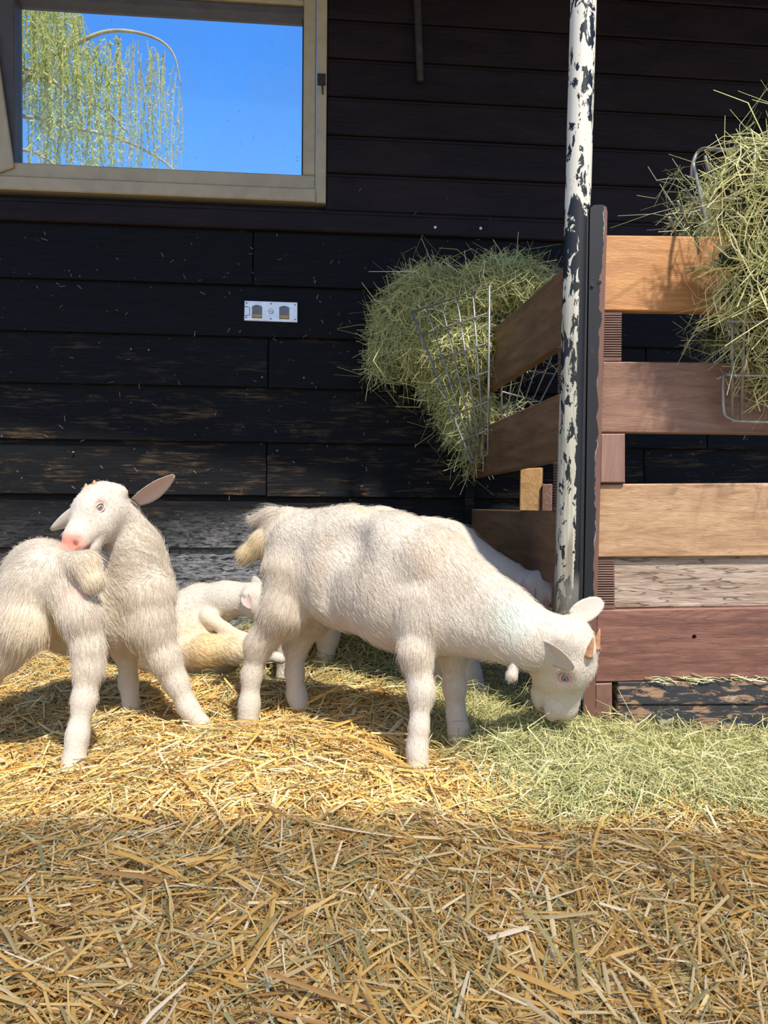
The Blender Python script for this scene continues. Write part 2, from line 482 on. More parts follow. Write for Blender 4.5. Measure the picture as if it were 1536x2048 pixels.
# lower black lap boards, z of the exposed bottom edges
low_lines = [wall_uz(0, y)[1] for y in (445, 557, 662, 765.6, 877.5, 987.5, 1095)]
pitch = (low_lines[1] - low_lines[6]) / 5
while low_lines[-1] > 0.02: low_lines.append(low_lines[-1] - pitch)
joints = {0: [506], 2: [537], 4: [535], 6: [250]}
wears = {0: 0, 1: 0.0, 2: .1, 3: .75, 4: 1.0, 5: .15, 6: .2, 7: .3}
dusts = {0: 0, 1: 0, 2: 0, 3: 0, 4: 0, 5: .7, 6: .95, 7: .9}
for i in range(len(low_lines) - 1):
    zt, zb = low_lines[i], low_lines[i + 1]
    us = [UL] + [wall_uz(j, 700)[0] for j in joints.get(i, [])] + [wall_uz(1290, 700)[0] + .25 * (i % 2)] + [UR]
    for k in range(len(us) - 1):
        a, b = us[k] + .0015, us[k + 1] - .0015
        m = MB()
        j = [rng.normal(0, .0012) for _ in range(2)]
        m.slab([W(a, zt + .03, .004), W(b, zt + .03, .004), W(b, zb + j[1], .024), W(a, zb + j[0], .024)], -WALL.n * .018, .0025)
        m.build('board', black_board('tarred_board', i * 2.37 + k * 5.1, wears.get(i, .3), dusts.get(i, .6)), wall)
# upper brown boards
b0 = wall_uz(656, 43)[1]; b5 = wall_uz(656, 425)[1]; bp = (b0 - b5) / 5
zz = [low_lines[0]] + [b5 + bp * k for k in range(0, 30)]
zz = [z for z in zz if z < ZT] + [ZT]
for k in range(len(zz) - 1):
    zb, zt = zz[k], zz[k + 1]
    spans = [(UL, UR)]
    if zt > WZ0 + .01 and zb < WZ1: spans = [(UL, WU0), (WU1, UR)]
    for s, (a, b) in enumerate(spans):
        z1 = zt
        if len(spans) == 1 and zb < WZ0 < zt: z1 = WZ0
        m = MB()
        off = .026 if k == 0 else .016 + .002 * rng.random()
        # rounded shiplap: bevelled face with a recessed rebate above
        m.slab([W(a, zt - .010, off), W(b, zt - .010, off), W(b, zb + .002, off + .003), W(a, zb + .002, off + .003)], -WALL.n * .022, .005)
        m.slab([W(a, zt + .001, off - .009), W(b, zt + .001, off - .009), W(b, zt - .012, off - .009), W(a, zt - .012, off - .009)], -WALL.n * .012, .001)
        m.build('board', brown_board('brown_stained_board', k * 1.77 + s * 4.1), wall)
# nails in the bottom brown board
for (x, y) in ((868, 460), (958, 462), (700, 461)):
    m = MB(); c = WALL.hit(x, y)
    if x == 700: continue
    m.tube([c + WALL.n * .020, c + WALL.n * .0315, c + WALL.n * .033], [.0042, .0055, .003], 8); m.build('nail', MAT['nail'], wall)
for (x, y) in ((300, 702), (525, 756), (608, 757), (555, 902), (530, 1012), (700, 1000), (265, 700), (150, 905)):
    m = MB(); c = WALL.hit(x, y)
    m.tube([c + WALL.n * .008, c + WALL.n * .0225, c + WALL.n * .0235], [.003, .0038, .002], 8); m.build('nail', MAT['grey_tab'], wall)
m = MB()
for _ in range(170):
    u = rng.uniform(-1.3, .6); z = rng.uniform(.15, 1.75)
    if WU0 < u < WU1 + .02 and z > WZ0 - .01: continue
    a = rng.uniform(0, 3.14); l = rng.uniform(.002, .011); d = wall_dir * math.cos(a) + np.array([0, 0, math.sin(a)])
    c = W(u, z, .0255 if z < low_lines[0] else .0215); m.tube([c - d * l, c + d * l + WALL.n * .003], .0007, 3)
tag(m.build('straw_specks', plain('straw_fleck', (.45, .36, .2), .7), wall), kind='stuff')
# corner batten where the side partition meets the wall
ub = wall_uz(926, 1000)[0]
m = MB(); m.box(ub, ub + .035, -.05, .72, .0, .045); m.build('corner_batten', black_board('batten_tar', 9.1, .3), wall)

# ------------------------------------------------------------------ window
win = MB()
wu = lambda x, y: wall_uz(x, y)
U_GL, U_GR = wu(30, 180)[0], wu(607, 180)[0]
Z_GB = wu(320, 341)[1]; Z_GT = wu(330, 14)[1]
win.box(U_GR + .048, WU1, WZ0 + .0, WZ1, -.09, .028, .003)                 # right casing
win.box(WU0, WU0 + .06, WZ0, WZ1, -.09, .028, .003)
win.box(WU0 + .06, U_GR + .048, WZ1 - .055, WZ1, -.09, .028, .003)
window = tag(win.build('window_1', MAT['beige']), kind='structure')
m = MB(); m.box(WU0 + .06, U_GR + .0475, WZ0 + .001, wu(320, 371)[1], -.085, .034, .004); m.build('sill', MAT['beige'], window)
m = MB(); m.box(U_GL - .06, U_GR + .0465, wu(320, 371)[1] + .002, Z_GB, -.07, .018, .004); m.build('sash_rail', MAT['beige'], window)
m = MB(); m.box(U_GR, U_GR + .0465, Z_GB + .001, Z_GT + .12, -.07, .018, .004); m.build('sash_stile', MAT['beige'], window)
m = MB(); m.box(U_GL - .075, U_GL, Z_GB + .001, Z_GT + .12, -.07, .004, .004); m.build('sash_stile', MAT['reveal'], window)
m = MB(); m.box(U_GL, U_GR, Z_GT, Z_GT + .028, -.07, .002, .003); m.build('sash_rail', MAT['reveal'], window)
m = MB(); m.box(U_GL, U_GR, Z_GT + .032, Z_GT + .05, -.06, .012, .003); m.build('glazing_bar', MAT['beige'], window)
m = MB(); m.box(U_GL, U_GR, Z_GT + .053, WZ1 - .056, -.06, .000, .003); m.build('head_board', MAT['reveal'], window)
# slanting inner jamb at the left
q = [Plane(W(0, 0, .03), WALL.n).hit(*p) for p in ((-60, 60), (-12, 60), (27, 334), (-22, 352))]
m = MB(); m.slab(q, -WALL.n * .012, .003); m.build('slanting_jamb', MAT['beige'], window)
# putty lines
m = MB(); m.box(U_GL, U_GR, Z_GB, Z_GB + .007, -.05, -.030, .001); m.box(U_GR - .006, U_GR, Z_GB, Z_GT, -.05, -.030, .001); m.build('putty', MAT['putty'], window)
m = MB(); m.box(U_GL - .01, U_GR + .01, Z_GB - .01, Z_GT + .005, -.056, -.052, .0005); pane = m.build('pane', MAT['glass'], window)
m = MB()
for _ in range(46):
    u = rng.uniform(U_GL + .1, U_GR - .02); z = Z_GB + (Z_GT - Z_GB) * rng.random() ** 1.5
    a = rng.uniform(-1.6, 1.6); l = rng.uniform(.002, .010); r = .0006
    d = wall_dir * math.cos(a) + np.array([0, 0, math.sin(a)])
    m.tube([W(u, z, -.0512), W(u, z, -.0512) + d * l], r, 3)
tag(m.build('straw_specks', MAT['rust'], pane), kind='stuff')
m = MB(); c = W(WU1 - .018, wu(643, 168)[1], .028)
ex = wall_dir; ez = np.array([0, 0, 1.0])
m.slab([c - ex * .016 + ez * .02, c + ex * .014 + ez * .02, c + ex * .014 - ez * .02, c - ex * .016 - ez * .02], -WALL.n * -.008, .002)
m.tube([c - ez * .018 + WALL.n * .006 + ex * .002, c - ez * .055 + WALL.n * .006 + ex * .004], [.004, .0025], 6)
m.build('latch', MAT['rust'], window)

# ------------------------------------------------------------------ willow outside the window
leafM = col_attr('willow_leaf', .6, .45)
tree = empty('willow_tree', (-5.2, 9.0, -.13))
tag(tree, 'weeping willow with yellow-green hanging strands seen through the window', 'tree')
bark = plain('willow_bark', (.42, .36, .22), .8, 0, .3, 8)
m = MB(); m.tube(smooth_curve([(-5.2, 9.0, -.13), (-5.25, 9.0, 1.5), (-5.0, 9.05, 3.2), (-4.7, 9.0, 4.6)], 5), list(np.linspace(.34, .16, 16)), 10)
m.build('trunk', bark, tree, True)
TY = 8.6
br = [
    [(-4.7, 9.0, 4.5), P(60, 150, TY + .2), P(145, 92, TY), P(220, 62, TY), P(300, 72, TY), P(345, 105, TY), P(362, 170, TY)],
    [(-4.8, 9.0, 3.4), P(-60, 240, TY + .3), P(60, 235, TY), P(140, 255, TY), P(215, 270, TY), P(290, 300, TY), P(345, 338, TY), P(370, 380, TY)],
    [(-4.7, 9.0, 4.6), P(-30, -60, TY + .4), P(60, -90, TY), P(130, -60, TY), P(160, 10, TY)],
    [(-4.8, 9.0, 3.9), P(-20, 170, TY + .4), P(70, 140, TY - .2), P(140, 190, TY - .2), P(210, 220, TY - .2), P(260, 270, TY - .2)],
    [(-4.9, 9.0, 2.9), P(-40, 340, TY + .2), P(40, 300, TY - .3), P(110, 330, TY - .3), P(180, 400, TY - .3)],
]
br = [smooth_curve(b, 6) for b in br]
for b in br:
    m = MB(); m.tube(b, list(np.linspace(.032, .008, len(b))), 6); m.build('branch', bark, tree, True)
sv, sf, sc_ = [], [], []
def strip_add(pts, w, colr):
    b = len(sv)
    for i, p in enumerate(pts):
        ww = w * (1 - .6 * i / len(pts))
        sv.append(p + np.array([ww, 0, 0])); sv.append(p + np.array([-ww * .5, ww * .8, 0])); sv.append(p + np.array([-ww * .5, -ww * .8, 0]))
        sc_.extend([colr] * 3)
    for i in range(len(pts) - 1):
        for k in range(3):
            k2 = (k + 1) % 3
            sf.append((b + i * 3 + k, b + i * 3 + k2, b + i * 3 + 3 + k2, b + i * 3 + 3 + k))
starts = []
for _ in range(430):
    px = 365 - 520 * rng.random() ** .85
    top = np.interp(px, [-160, 60, 130, 165, 180, 220, 300, 345, 365], [-160, -130, -60, 20, 80, 62, 75, 105, 190])
    t = rng.random()
    # denser to the left
    if px > 180 and rng.random() < .35: continue
    py = top + (260 if px < 180 else 90) * t * t + 6
    starts.append((px, py))
for (px, py) in starts:
    y = TY + rng.uniform(-.7, .6)
    p = P(px, py, y)
    L = rng.uniform(.6, 1.9)
    if px > 300: L = min(L, 1.5 * (1 - (px - 300) / 160) + .3)
    n = 9; sway = rng.normal(0, .07, 2); sx = rng.choice([-1, 1]) * rng.uniform(0, .10)
    pts = []
    for i in range(n):
        t = i / (n - 1)
        pts.append(p + np.array([sx * math.sin(t * 2) + sway[0] * t * t, sway[1] * t, -L * t + .05 * math.sin(3.1 * t)]))
    col = np.array([.55, .50, .20]) * rng.uniform(.8, 1.25)
    strip_add(pts, .0055 if px < 240 else .0045, col)
    nl = int(L * rng.uniform(75, 115))
    if px > 240: nl = int(nl * .42)
    for _ in range(nl):
        t = rng.random() ** .8 * .97; i = int(t * (n - 1)); fr = t * (n - 1) - i
        q = pts[i] * (1 - fr) + pts[min(i + 1, n - 1)] * fr
        d = np.array([rng.normal(0, .6), rng.normal(0, .6), -rng.uniform(.3, 1.2)]); d /= np.linalg.norm(d)
        s_ = np.cross(d, rng.normal(0, 1, 3)); s_ /= np.linalg.norm(s_) + 1e-6
        l = rng.uniform(.035, .07) * (1 if px < 250 else .8); w = l * .12
        b = len(sv); cc = np.array([[.40, .44, .12], [.54, .53, .17], [.50, .50, .20], [.30, .40, .11]][rng.integers(4)]) * rng.uniform(1.1, 1.7)
        sv.extend([q, q + d * l * .45 + s_ * w, q + d * l, q + d * l * .45 - s_ * w]); sc_.extend([cc] * 4); sf.append((b, b + 1, b + 2, b + 3))
o = obj('foliage', sv, sf, leafM, tree, colors=np.array(sc_)); tag(o, kind='stuff')

# ------------------------------------------------------------------ wall fittings
plate = empty('steel_wall_plate', WALL.hit(541, 645) + WALL.n * .016)
tag(plate, 'small galvanised steel plate with two tabs screwed to the black wall', 'wall plate')
PF = Plane(W(0, 0, .031), WALL.n)
pc = [PF.hit(*p) for p in ((489, 601), (595, 604.5), (595, 645), (488, 641))]
m = MB(); m.slab(pc, -WALL.n * .016, .0015); m.build('plate', MAT['zinc'], plate)
def on_plate(s, t, off=0): 
    return (pc[0] * (1 - s) + pc[1] * s) * (1 - t) + (pc[3] * (1 - s) + pc[2] * s) * t + WALL.n * off
for s0 in (.145, .655):
    poly = [on_plate(s0, .86, .0012), on_plate(s0, .28, .0012)] + [on_plate(s0 + .19 * k / 6, .28 - .08 * math.sin(math.pi * k / 6), .0012) for k in range(1, 6)] + [on_plate(s0 + .19, .28, .0012), on_plate(s0 + .19, .86, .0012)]
    m = MB(); m.prism(poly, -WALL.n * .004); t = m.build('tab', MAT['grey_tab'], plate)
    m = MB(); m.slab([on_plate(s0, .66, .004), on_plate(s0 + .19, .66, .004), on_plate(s0 + .19, .84, .004), on_plate(s0, .84, .004)], -WALL.n * .006, .001); m.build('brass_strip', MAT['brass'], t)
for s, t_ in ((.04, .12), (.04, .84), (.5, .12), (.5, .87), (.955, .14), (.955, .86)):
    c = on_plate(s, t_); m = MB(); m.tube([c - WALL.n * .003, c + WALL.n * .0015, c + WALL.n * .0025], [.0028, .0028, .0014], 8); m.build('screw', MAT['grey_tab'], plate)
c = on_plate(.5, .5); m = MB(); m.tube([c - WALL.n * .004, c + WALL.n * .001, c + WALL.n * .003, c + WALL.n * .0015, c + WALL.n * .0015], [.010, .010, .008, .006, .005], 14); kh = m.build('key_socket', MAT['zinc'], plate)
m = MB(); m.tube([c, c + WALL.n * .0022], .0052, 10); m.build('socket_hole', MAT['dark'], kh)
for s0, s1 in ((.005, .10), (.89, .985)):
    m = MB()
    m.tube([on_plate(s0, .30, .001), on_plate(s0 + .03 if s0 < .5 else s0, .30, .001), on_plate(s1 if s0 < .5 else s0, .34, .001), on_plate(s1 if s0 < .5 else s0, .72, .001), on_plate(s1 if s0 > .5 else s0, .76, .001)], .0011, 5)
    m.build('edge_slot', MAT['grey_tab'], plate)

bar = MB()
b1 = WALL.hit(825, -160) + WALL.n * .040; b2 = WALL.hit(838, 172) + WALL.n * .036
bar.tube([b1, b1 * .5 + b2 * .5 + WALL.n * .004, b2, b2 + (b2 - b1) * .006], [.0135, .0145, .0135, .009], 8)
o = bar.build('iron_rod', MAT['rust'], None, True); tag(o, 'dark rusty rod hanging on the brown wall right of the window', 'rod')

# ------------------------------------------------------------------ round post and flat bar upright
pt = P(1167, 0, 1.79); pb = P(1134, 1180, 1.78)
dirp = (pt - pb) / (pt - pb)[2]
foot = pb - dirp * (pb[2] + .03); top = pb + dirp * (ROOF_Z + .05 - pb[2])
m = MB(); m.tube([foot + (top - foot) * t for t in np.linspace(0, 1, 12)], .0292, 28)
o = m.build('round_post', MAT['post'], None, True, origin=foot)
tag(o, 'round steel post with flaking cream and black paint at the partition corner', 'post')

bu = empty('flat_bar_upright', PANEL.hit(1180, 1500))
tag(bu, 'flat steel upright with black paint flaking off brown primer beside the round post', 'upright')
BP = Plane(PANEL.p + PANEL.n * .040, PANEL.n)
cs = [(1180, 1500), (1168, 1205), (1172, 1000), (1176, 700), (1180, 430), (1181, 416), (1187, 410), (1205, 409), (1213, 414), (1215, 424), (1207, 700), (1201, 950), (1194, 1210), (1191, 1365), (1190, 1500)]
cs[0] = (1163, 1500)
poly = [BP.hit(*c) for c in cs]
m = MB(); m.prism(list(reversed(poly)), -PANEL.n * .012)
m.build('flat_bar', MAT['bar'], bu)
q = [BP.hit(*c) for c in ((1171, 420), (1179, 418), (1163, 1500), (1152, 1500))]
m = MB(); m.slab([p - PANEL.n * .002 for p in q], -PANEL.n * .05, .002); m.build('gap_strip', plain('gap_black', (.012, .012, .013), .5), bu)  # black strip stands in for the dark gap between post and bar
for (x, y) in ((1199, 565),):
    c = BP.hit(x, y); m = MB(); m.tube([c - PANEL.n * .001, c + PANEL.n * .0012], .0045, 10); m.build('bolt_hole', MAT['dark'], bu)
c = BP.hit(1184, 573); m = MB(); m.tube([c, c + PANEL.n * .003, c + PANEL.n * .0045], [.004, .004, .002], 8); m.build('bolt', MAT['rust'], bu)

# ------------------------------------------------------------------ front partition
def cut_hole(o, center, axis, r):
    m = MB(); m.tube([center - axis * .1, center + axis * .1], r, 16)
    c = m.build('cutter', None)
    md = o.modifiers.new('b', 'BOOLEAN'); md.object = c; md.operation = 'DIFFERENCE'; md.solver = 'EXACT'
    dg = bpy.context.evaluated_depsgraph_get(); dg.update()
    me = bpy.data.meshes.new_from_object(o.evaluated_get(dg)); o.modifiers.clear(); o.data = me
    bpy.data.objects.remove(c)

fp = empty('front_partition', PANEL.hit(1500, 1490))
tag(fp, 'wooden stall partition of wide boards facing the camera at right', 'partition')
wood_or = wood('orange_hardwood', (.66, .33, .115), (.55, .245, .075), (.40, .16, .045), .45, .45, (7, 60, 60), seed=1, figure=.12)
wood_rb = wood('red_brown_hardwood', (.36, .20, .125), (.27, .14, .085), (.19, .09, .055), .55, .5, (7, 60, 60), seed=2, figure=.2)
wood_tan = wood('tan_hardwood', (.60, .385, .215), (.49, .29, .15), (.33, .18, .09), .6, .5, (8, 60, 60), seed=3, figure=.18, crack=.25)
wood_grey = wood('weathered_grey_plank', (.62, .50, .39), (.50, .375, .28), (.32, .21, .15), .8, .9, (3.2, 42, 42), seed=4, bump=.8, figure=.55, crack=.85)
wood_red = wood('mahogany_plank', (.32, .155, .105), (.22, .095, .065), (.13, .055, .04), .55, .6, (5, 48, 48), seed=5, figure=.45, crack=.25)
wood_side = wood('dark_oiled_plank', (.235, .13, .06), (.165, .085, .038), (.10, .05, .022), .6, .7, (30, 2.2, 30), seed=6)
PB = Plane(PANEL.p, PANEL.n)
def pboard(name, c, mat, off=0.0, th=.028, par=None, bev=.003, pl=PB):
    q = [pl.hit(*x) + pl.n * off for x in c]
    if c[1][0] == 1705: q[1] = q[0] + (q[1] - q[0]) * 1.9; q[2] = q[3] + (q[2] - q[3]) * 1.9      # the boards run on past the frame
    m = MB(); m.slab(q, -pl.n * th, bev); return m.build(name, mat, par if par is not None else fp)
bo = pboard('board', ((1209, 470), (1705, 476), (1705, 627), (1205, 621)), wood_or, .0)
cut_hole(bo, PB.hit(1386, 541), PB.n, .0036)
pboard('board', ((1205, 723), (1705, 727), (1705, 871), (1199, 865)), wood_rb, .0)
pboard('board', ((1198, 968), (1705, 965), (1705, 1111), (1194, 1115)), wood_tan, .002)
pboard('board', ((1228, 1114), (1705, 1110), (1705, 1213), (1230, 1218)), wood_grey, -.012)
bo = pboard('board', ((1192, 1220), (1705, 1211), (1705, 1352), (1189, 1364)), wood_red, .004)
cut_hole(bo, PB.hit(1387, 1273), PB.n, .0055)
pboard('spacer_block', ((1198, 868), (1247, 868), (1247, 966), (1197, 966)), wood('spacer_wood', (.34, .20, .15), (.27, .15, .11), (.2, .1, .07), .6, .5, (30, 30, 3), axis='x', seed=8), .012, .022)
def ribbed(c, pl, par, n=17, off=-.004):
    """decking off-cut: flat margins top and bottom, rounded ridges between"""
    q = [pl.hit(*x) + pl.n * off for x in c]
    lerp = lambda s, t: (q[0] * (1 - s) + q[1] * s) * (1 - t) + (q[3] * (1 - s) + q[2] * s) * t
    ts = [0, .075]; ds = [0, 0]
    for k in range(n):
        t0 = .085 + .83 * k / n; w = .83 / n
        for f, d in ((0.02, -.006), (.18, -.001), (.5, .0), (.82, -.001), (.98, -.006)):
            ts.append(t0 + f * w); ds.append(d)
    ts += [.925, 1]; ds += [0, 0]
    v, f = [], []
    for t, d in zip(ts, ds):
        for s in (0, 1): v.append(lerp(s, t) + pl.n * d)
        for s in (1, 0): v.append(lerp(s, t) - pl.n * .022)
    for i in range(len(ts) - 1):
        for k in range(4):
            k2 = (k + 1) % 4; f.append((i * 4 + k, i * 4 + 4 + k, i * 4 + 4 + k2, i * 4 + k2))
    f.append((0, 1, 2, 3)); e = (len(ts) - 1) * 4; f.append((e + 3, e + 2, e + 1, e))
    return obj('ribbed_spacer', v, f, MAT['ribbed'], par)
ribbed(((1205, 622), (1245, 622), (1244, 721), (1203, 721)), PB, fp)
ribbed(((1193, 1116), (1230, 1116), (1231, 1218), (1192, 1218)), PB, fp)
# foot piece and low black planks
pboard('foot_post', ((1189, 1366), (1223, 1365), (1224, 1500), (1188, 1500)), plain('brown_primer_steel', (.19, .095, .065), .6, 0, .3, 25, .3), .006, .05)
pboard('base_plank', ((1234, 1363), (1705, 1356), (1705, 1408), (1234, 1409)), MAT['peeled'], .004, .04)
pboard('base_plank', ((1234, 1410), (1705, 1409), (1705, 1510), (1236, 1505)), MAT['peeled'], .000, .04)

# ------------------------------------------------------------------ side partition (runs from the post back to the wall)
sp = empty('side_partition', np.array([_sp[0] - .05, 2.4, -.02]))
tag(sp, 'dark oiled side partition of three boards running back from the post to the wall', 'partition')
YN, YF = 1.845, 2.905
def sboard(name, far_t, near_t, near_b, far_b, mat, y0=YN, y1=YF, th=.028):
    """edges given by two pixels on the near and far visible points; extended to y0..y1"""
    def line(a, b):
        A, B = SIDE.hit(*a), SIDE.hit(*b); t = lambda y: A + (B - A) * ((y - A[1]) / (B[1] - A[1])); return t(y0), t(y1)
    tn, tf = line(near_t, far_t); bn, bf = line(near_b, far_b)
    m = MB(); m.slab([tf, tn, bn, bf], -SIDE.n * th, .003); return m.build(name, mat, sp)
sboard('board', (985, 660), (1125, 536), (1115, 692), (985, 775), wood_side)
sboard('board', (980, 848), (1117, 787), (1112, 921), (950, 955), wood_side)
sboard('board', (925, 1018), (1110, 1022), (1107, 1166), (1000, 1133), wood_side)
def sribbed(x0, x1, y0, y1):
    c = ((x0, y0), (x1, y0), (x1, y1), (x0, y1)); return ribbed(c, SIDE, sp, 15, -.003)
sribbed(1113, 1121, 690, 786); sribbed(1104, 1113, 922, 1021); sribbed(1100, 1108, 1166, 1290)
# block of timber standing in the next stall
m = MB(); q = [P(1040, 938, 2.62), P(1083, 935, 2.60), P(1079, 1090, 2.60), P(1034, 1090, 2.62)]
blk = empty('timber_offcut', (q[0] + q[1]) / 2 * np.array([1, 1, 0]))
def zdown(p): return np.array([p[0], p[1], -.02])
q = [q[0], q[1], zdown(q[1]), zdown(q[0])]
m.slab(q, (.012, .035, 0), .003); m.build('plank', wood('pale_pine', (.62, .38, .16), (.50, .29, .11), (.33, .18, .06), .6, .8, (30, 30, 3), axis='z'), blk)
m = MB(); q2 = [P(1084, 968, 2.585), P(1104, 968, 2.58), P(1104, 1090, 2.58), P(1080, 1090, 2.585)]
q2 = [q2[0], q2[1], zdown(q2[1]), zdown(q2[0])]
m.slab(q2, (.01, .035, 0), .003); m.build('short_plank', wood('brown_offcut', (.30, .18, .12), (.22, .12, .08), (.12, .06, .04), .7, 1, (30, 30, 3), axis='z'), blk)
tag(blk, 'pale upright timber offcut standing behind the side partition near the wall', 'timber')

# ------------------------------------------------------------------ strands (hay and straw)
def blades(cen, dirs, nrm, length, width, bend, cols, S=3, curl=None, lift=.25):
    """many folded blades in one vertex/face array. S cross-sections of three verts"""
    N = len(cen)
    d = dirs / (np.linalg.norm(dirs, axis=1, keepdims=True) + 1e-9)
    s = np.cross(d, nrm); s /= (np.linalg.norm(s, axis=1, keepdims=True) + 1e-9)
    n = np.cross(s, d)
    V = np.zeros((N, S, 3, 3))
    for i in range(S):
        t = i / (S - 1) * 2 - 1
        c = cen + d * (length * .5 * t)[:, None] + n * (bend * (1 - t * t))[:, None] 
        if curl is not None: c = c + s * (curl * (1 - t * t) + .35 * curl * math.sin(t * 4.2))[:, None]
        w = width * (.5 if abs(t) < .9 else .36)
        V[:, i, 0] = c - s * w[:, None]; V[:, i, 1] = c + n * (w * lift * 2)[:, None]; V[:, i, 2] = c + s * w[:, None]
    V = V.reshape(-1, 3)
    base = (np.arange(N) * S * 3)[:, None]
    fs = []
    for i in range(S - 1):
        for k in range(2):
            a = i * 3 + k
            fs.append(base + np.array([a, a + 1, a + 4, a + 3]))
    Fc = np.concatenate(fs, 0)
    C = np.repeat(cols, S * 3, axis=0)
    return V, Fc, C

def merge(parts):
    vs, fs, cs, b = [], [], [], 0
    for v, f, c in parts:
        vs.append(v); fs.append(f + b); cs.append(c); b += len(v)
    return np.concatenate(vs), np.concatenate(fs), np.concatenate(cs)

_K = rng.normal(0, 1, (14, 2)) * np.array([3.0] * 5 + [7.0] * 5 + [15.0] * 4)[:, None]; _PH = rng.uniform(0, 6.28, 14); _A = np.array([.012] * 5 + [.006] * 5 + [.0035] * 4)
def sstep(a, b, x):
    t = np.clip((x - a) / (b - a), 0, 1); return t * t * (3 - 2 * t)
def ground(x, y):
    x = np.asarray(x, float); y = np.asarray(y, float)
    z = np.zeros_like(x + y)
    for k in range(14): z = z + _A[k] * np.sin(_K[k, 0] * x + _K[k, 1] * y + _PH[k])
    z = z * .75
    z = z + .06 * sstep(2.35, 2.85, y)                                       # banked against the back wall
    z = z + .09 * np.exp(-(((x + .10) / .30) ** 2 + ((y - 2.72) / .22) ** 2))
    z = z + .055 * np.exp(-(((x - .34) / .17) ** 2 + ((y - 1.70) / .14) ** 2))     # hay heap under the grazing head
    z = z - .012 * sstep(.45, .70, x) * np.exp(-((y - 1.72) / .16) ** 2)          # hay along the front partition
    return z
HOOVES = [(496, 1462, 1.91), (600, 1428, 2.01), (836, 1554, 1.61), (920, 1508, 1.755), (402, 1464, 1.90), (263, 1427, 2.0), (147, 1549, 1.605), (-42, 1525, 1.66), (960, 1411, 2.12), (566, 1373, 2.40)]
_HP = np.array([P(*q) for q in HOOVES]); _G0 = ground
_SG = .11
_Km = np.exp(-((_HP[:, None, :2] - _HP[None, :, :2]) ** 2).sum(-1) / _SG ** 2)
_HW = np.linalg.solve(_Km + 1e-3 * np.eye(len(_HP)), _HP[:, 2] + .008 - _G0(_HP[:, 0], _HP[:, 1]))
def ground(x, y):                                                             # the litter gives way so that every hoof stands in it
    x = np.asarray(x, float); y = np.asarray(y, float); z = _G0(x, y)
    for k in range(len(_HP)): z = z + _HW[k] * np.exp(-((x - _HP[k, 0]) ** 2 + (y - _HP[k, 1]) ** 2) / _SG ** 2)
    return z
def is_hay(x, y):
    a = sstep(.12, .30, x - .25 * (1.62 - y)) * sstep(1.28, 1.42, y + .04 * np.sin(9 * x))
    b = sstep(2.15, 2.5, y) * sstep(-.75, -.35, x) * .8
    return np.clip(a + b, 0, 1)

STRAW = np.array([[.76, .47, .14], [.82, .59, .24], [.66, .40, .12], [.88, .72, .42], [.46, .26, .10], [.52, .43, .19], [.40, .37, .18], [.94, .82, .60], [.82, .55, .19], [.68, .52, .27]])
STRAW = STRAW * np.array([.97, .925, .80])
SW = np.array([.16, .18, .11, .17, .08, .06, .05, .06, .09, .08]); SW = SW / SW.sum()
print('hoof corr', _HW.round(3))
HAY = np.array([[.36, .38, .17], [.48, .47, .24], [.60, .56, .33], [.26, .29, .12], [.70, .66, .44], [.44, .45, .26], [.33, .37, .20]])
HW = np.array([.20, .22, .17, .13, .08, .11, .09]); HW = HW / HW.sum()
def pick(tab, w, n): return tab[rng.choice(len(tab), n, p=w)] * rng.uniform(.8, 1.18, (n, 1))

# straw bedding: bumpy mat plus blades
xs = np.linspace(-2.1, 2.1, 176); ys = np.linspace(.35, 2.93, 130)
GX, GY = np.meshgrid(xs, ys); GY = np.minimum(GY, 2.905 + .085 * GX)
GZ = ground(GX, GY) - .012
gv = np.stack([GX, GY, GZ], -1).reshape(-1, 3)
ii = np.arange(129)[:, None] * 176 + np.arange(175)[None, :]
gf = np.stack([ii, ii + 1, ii + 177, ii + 176], -1).reshape(-1, 4)
gh = is_hay(gv[:, 0], gv[:, 1])[:, None]
gc = np.array([.30, .18, .065]) * (1 - gh) + np.array([.16, .16, .07]) * gh
def floor_pts(n, y0, y1, margin=.42, power=1.0):
    out = []
    tot = 0
    while tot < n:
        y = y0 + (y1 - y0) * rng.random(n); x = rng.uniform(-2.05, 2.05, n)
        k = (np.abs(x) < .52 * y + margin) & (y < 2.90 + .085 * x)
        out.append(np.stack([x[k], y[k]], 1)); tot += k.sum()
    return np.concatenate(out)[:n]
def lay(pts, length, width, cols, tilt=.16, up=.01, S=3, curl=.0, sink=.004, bendf=.04):
    n = len(pts); x, y = pts[:, 0], pts[:, 1]; e = .004
    gx = (ground(x + e, y) - ground(x - e, y)) / (2 * e); gy = (ground(x, y + e) - ground(x, y - e)) / (2 * e)
    an = rng.uniform(0, 2 * np.pi, n)
    d = np.stack([np.cos(an), np.sin(an), gx * np.cos(an) + gy * np.sin(an) + rng.normal(0, tilt, n)], 1)
    nr = np.stack([-gx, -gy, np.ones(n)], 1) + rng.normal(0, .45, (n, 3))
    z = ground(x, y) + rng.random(n) ** 1.6 * up - sink + np.abs(d[:, 2]) * length * .25
    return blades(np.stack([x, y, z], 1), d, nr, length, width, length * rng.normal(0, bendf, n), cols, S, length * rng.normal(0, curl, n) if curl else None)
parts = [(gv, gf, gc)]
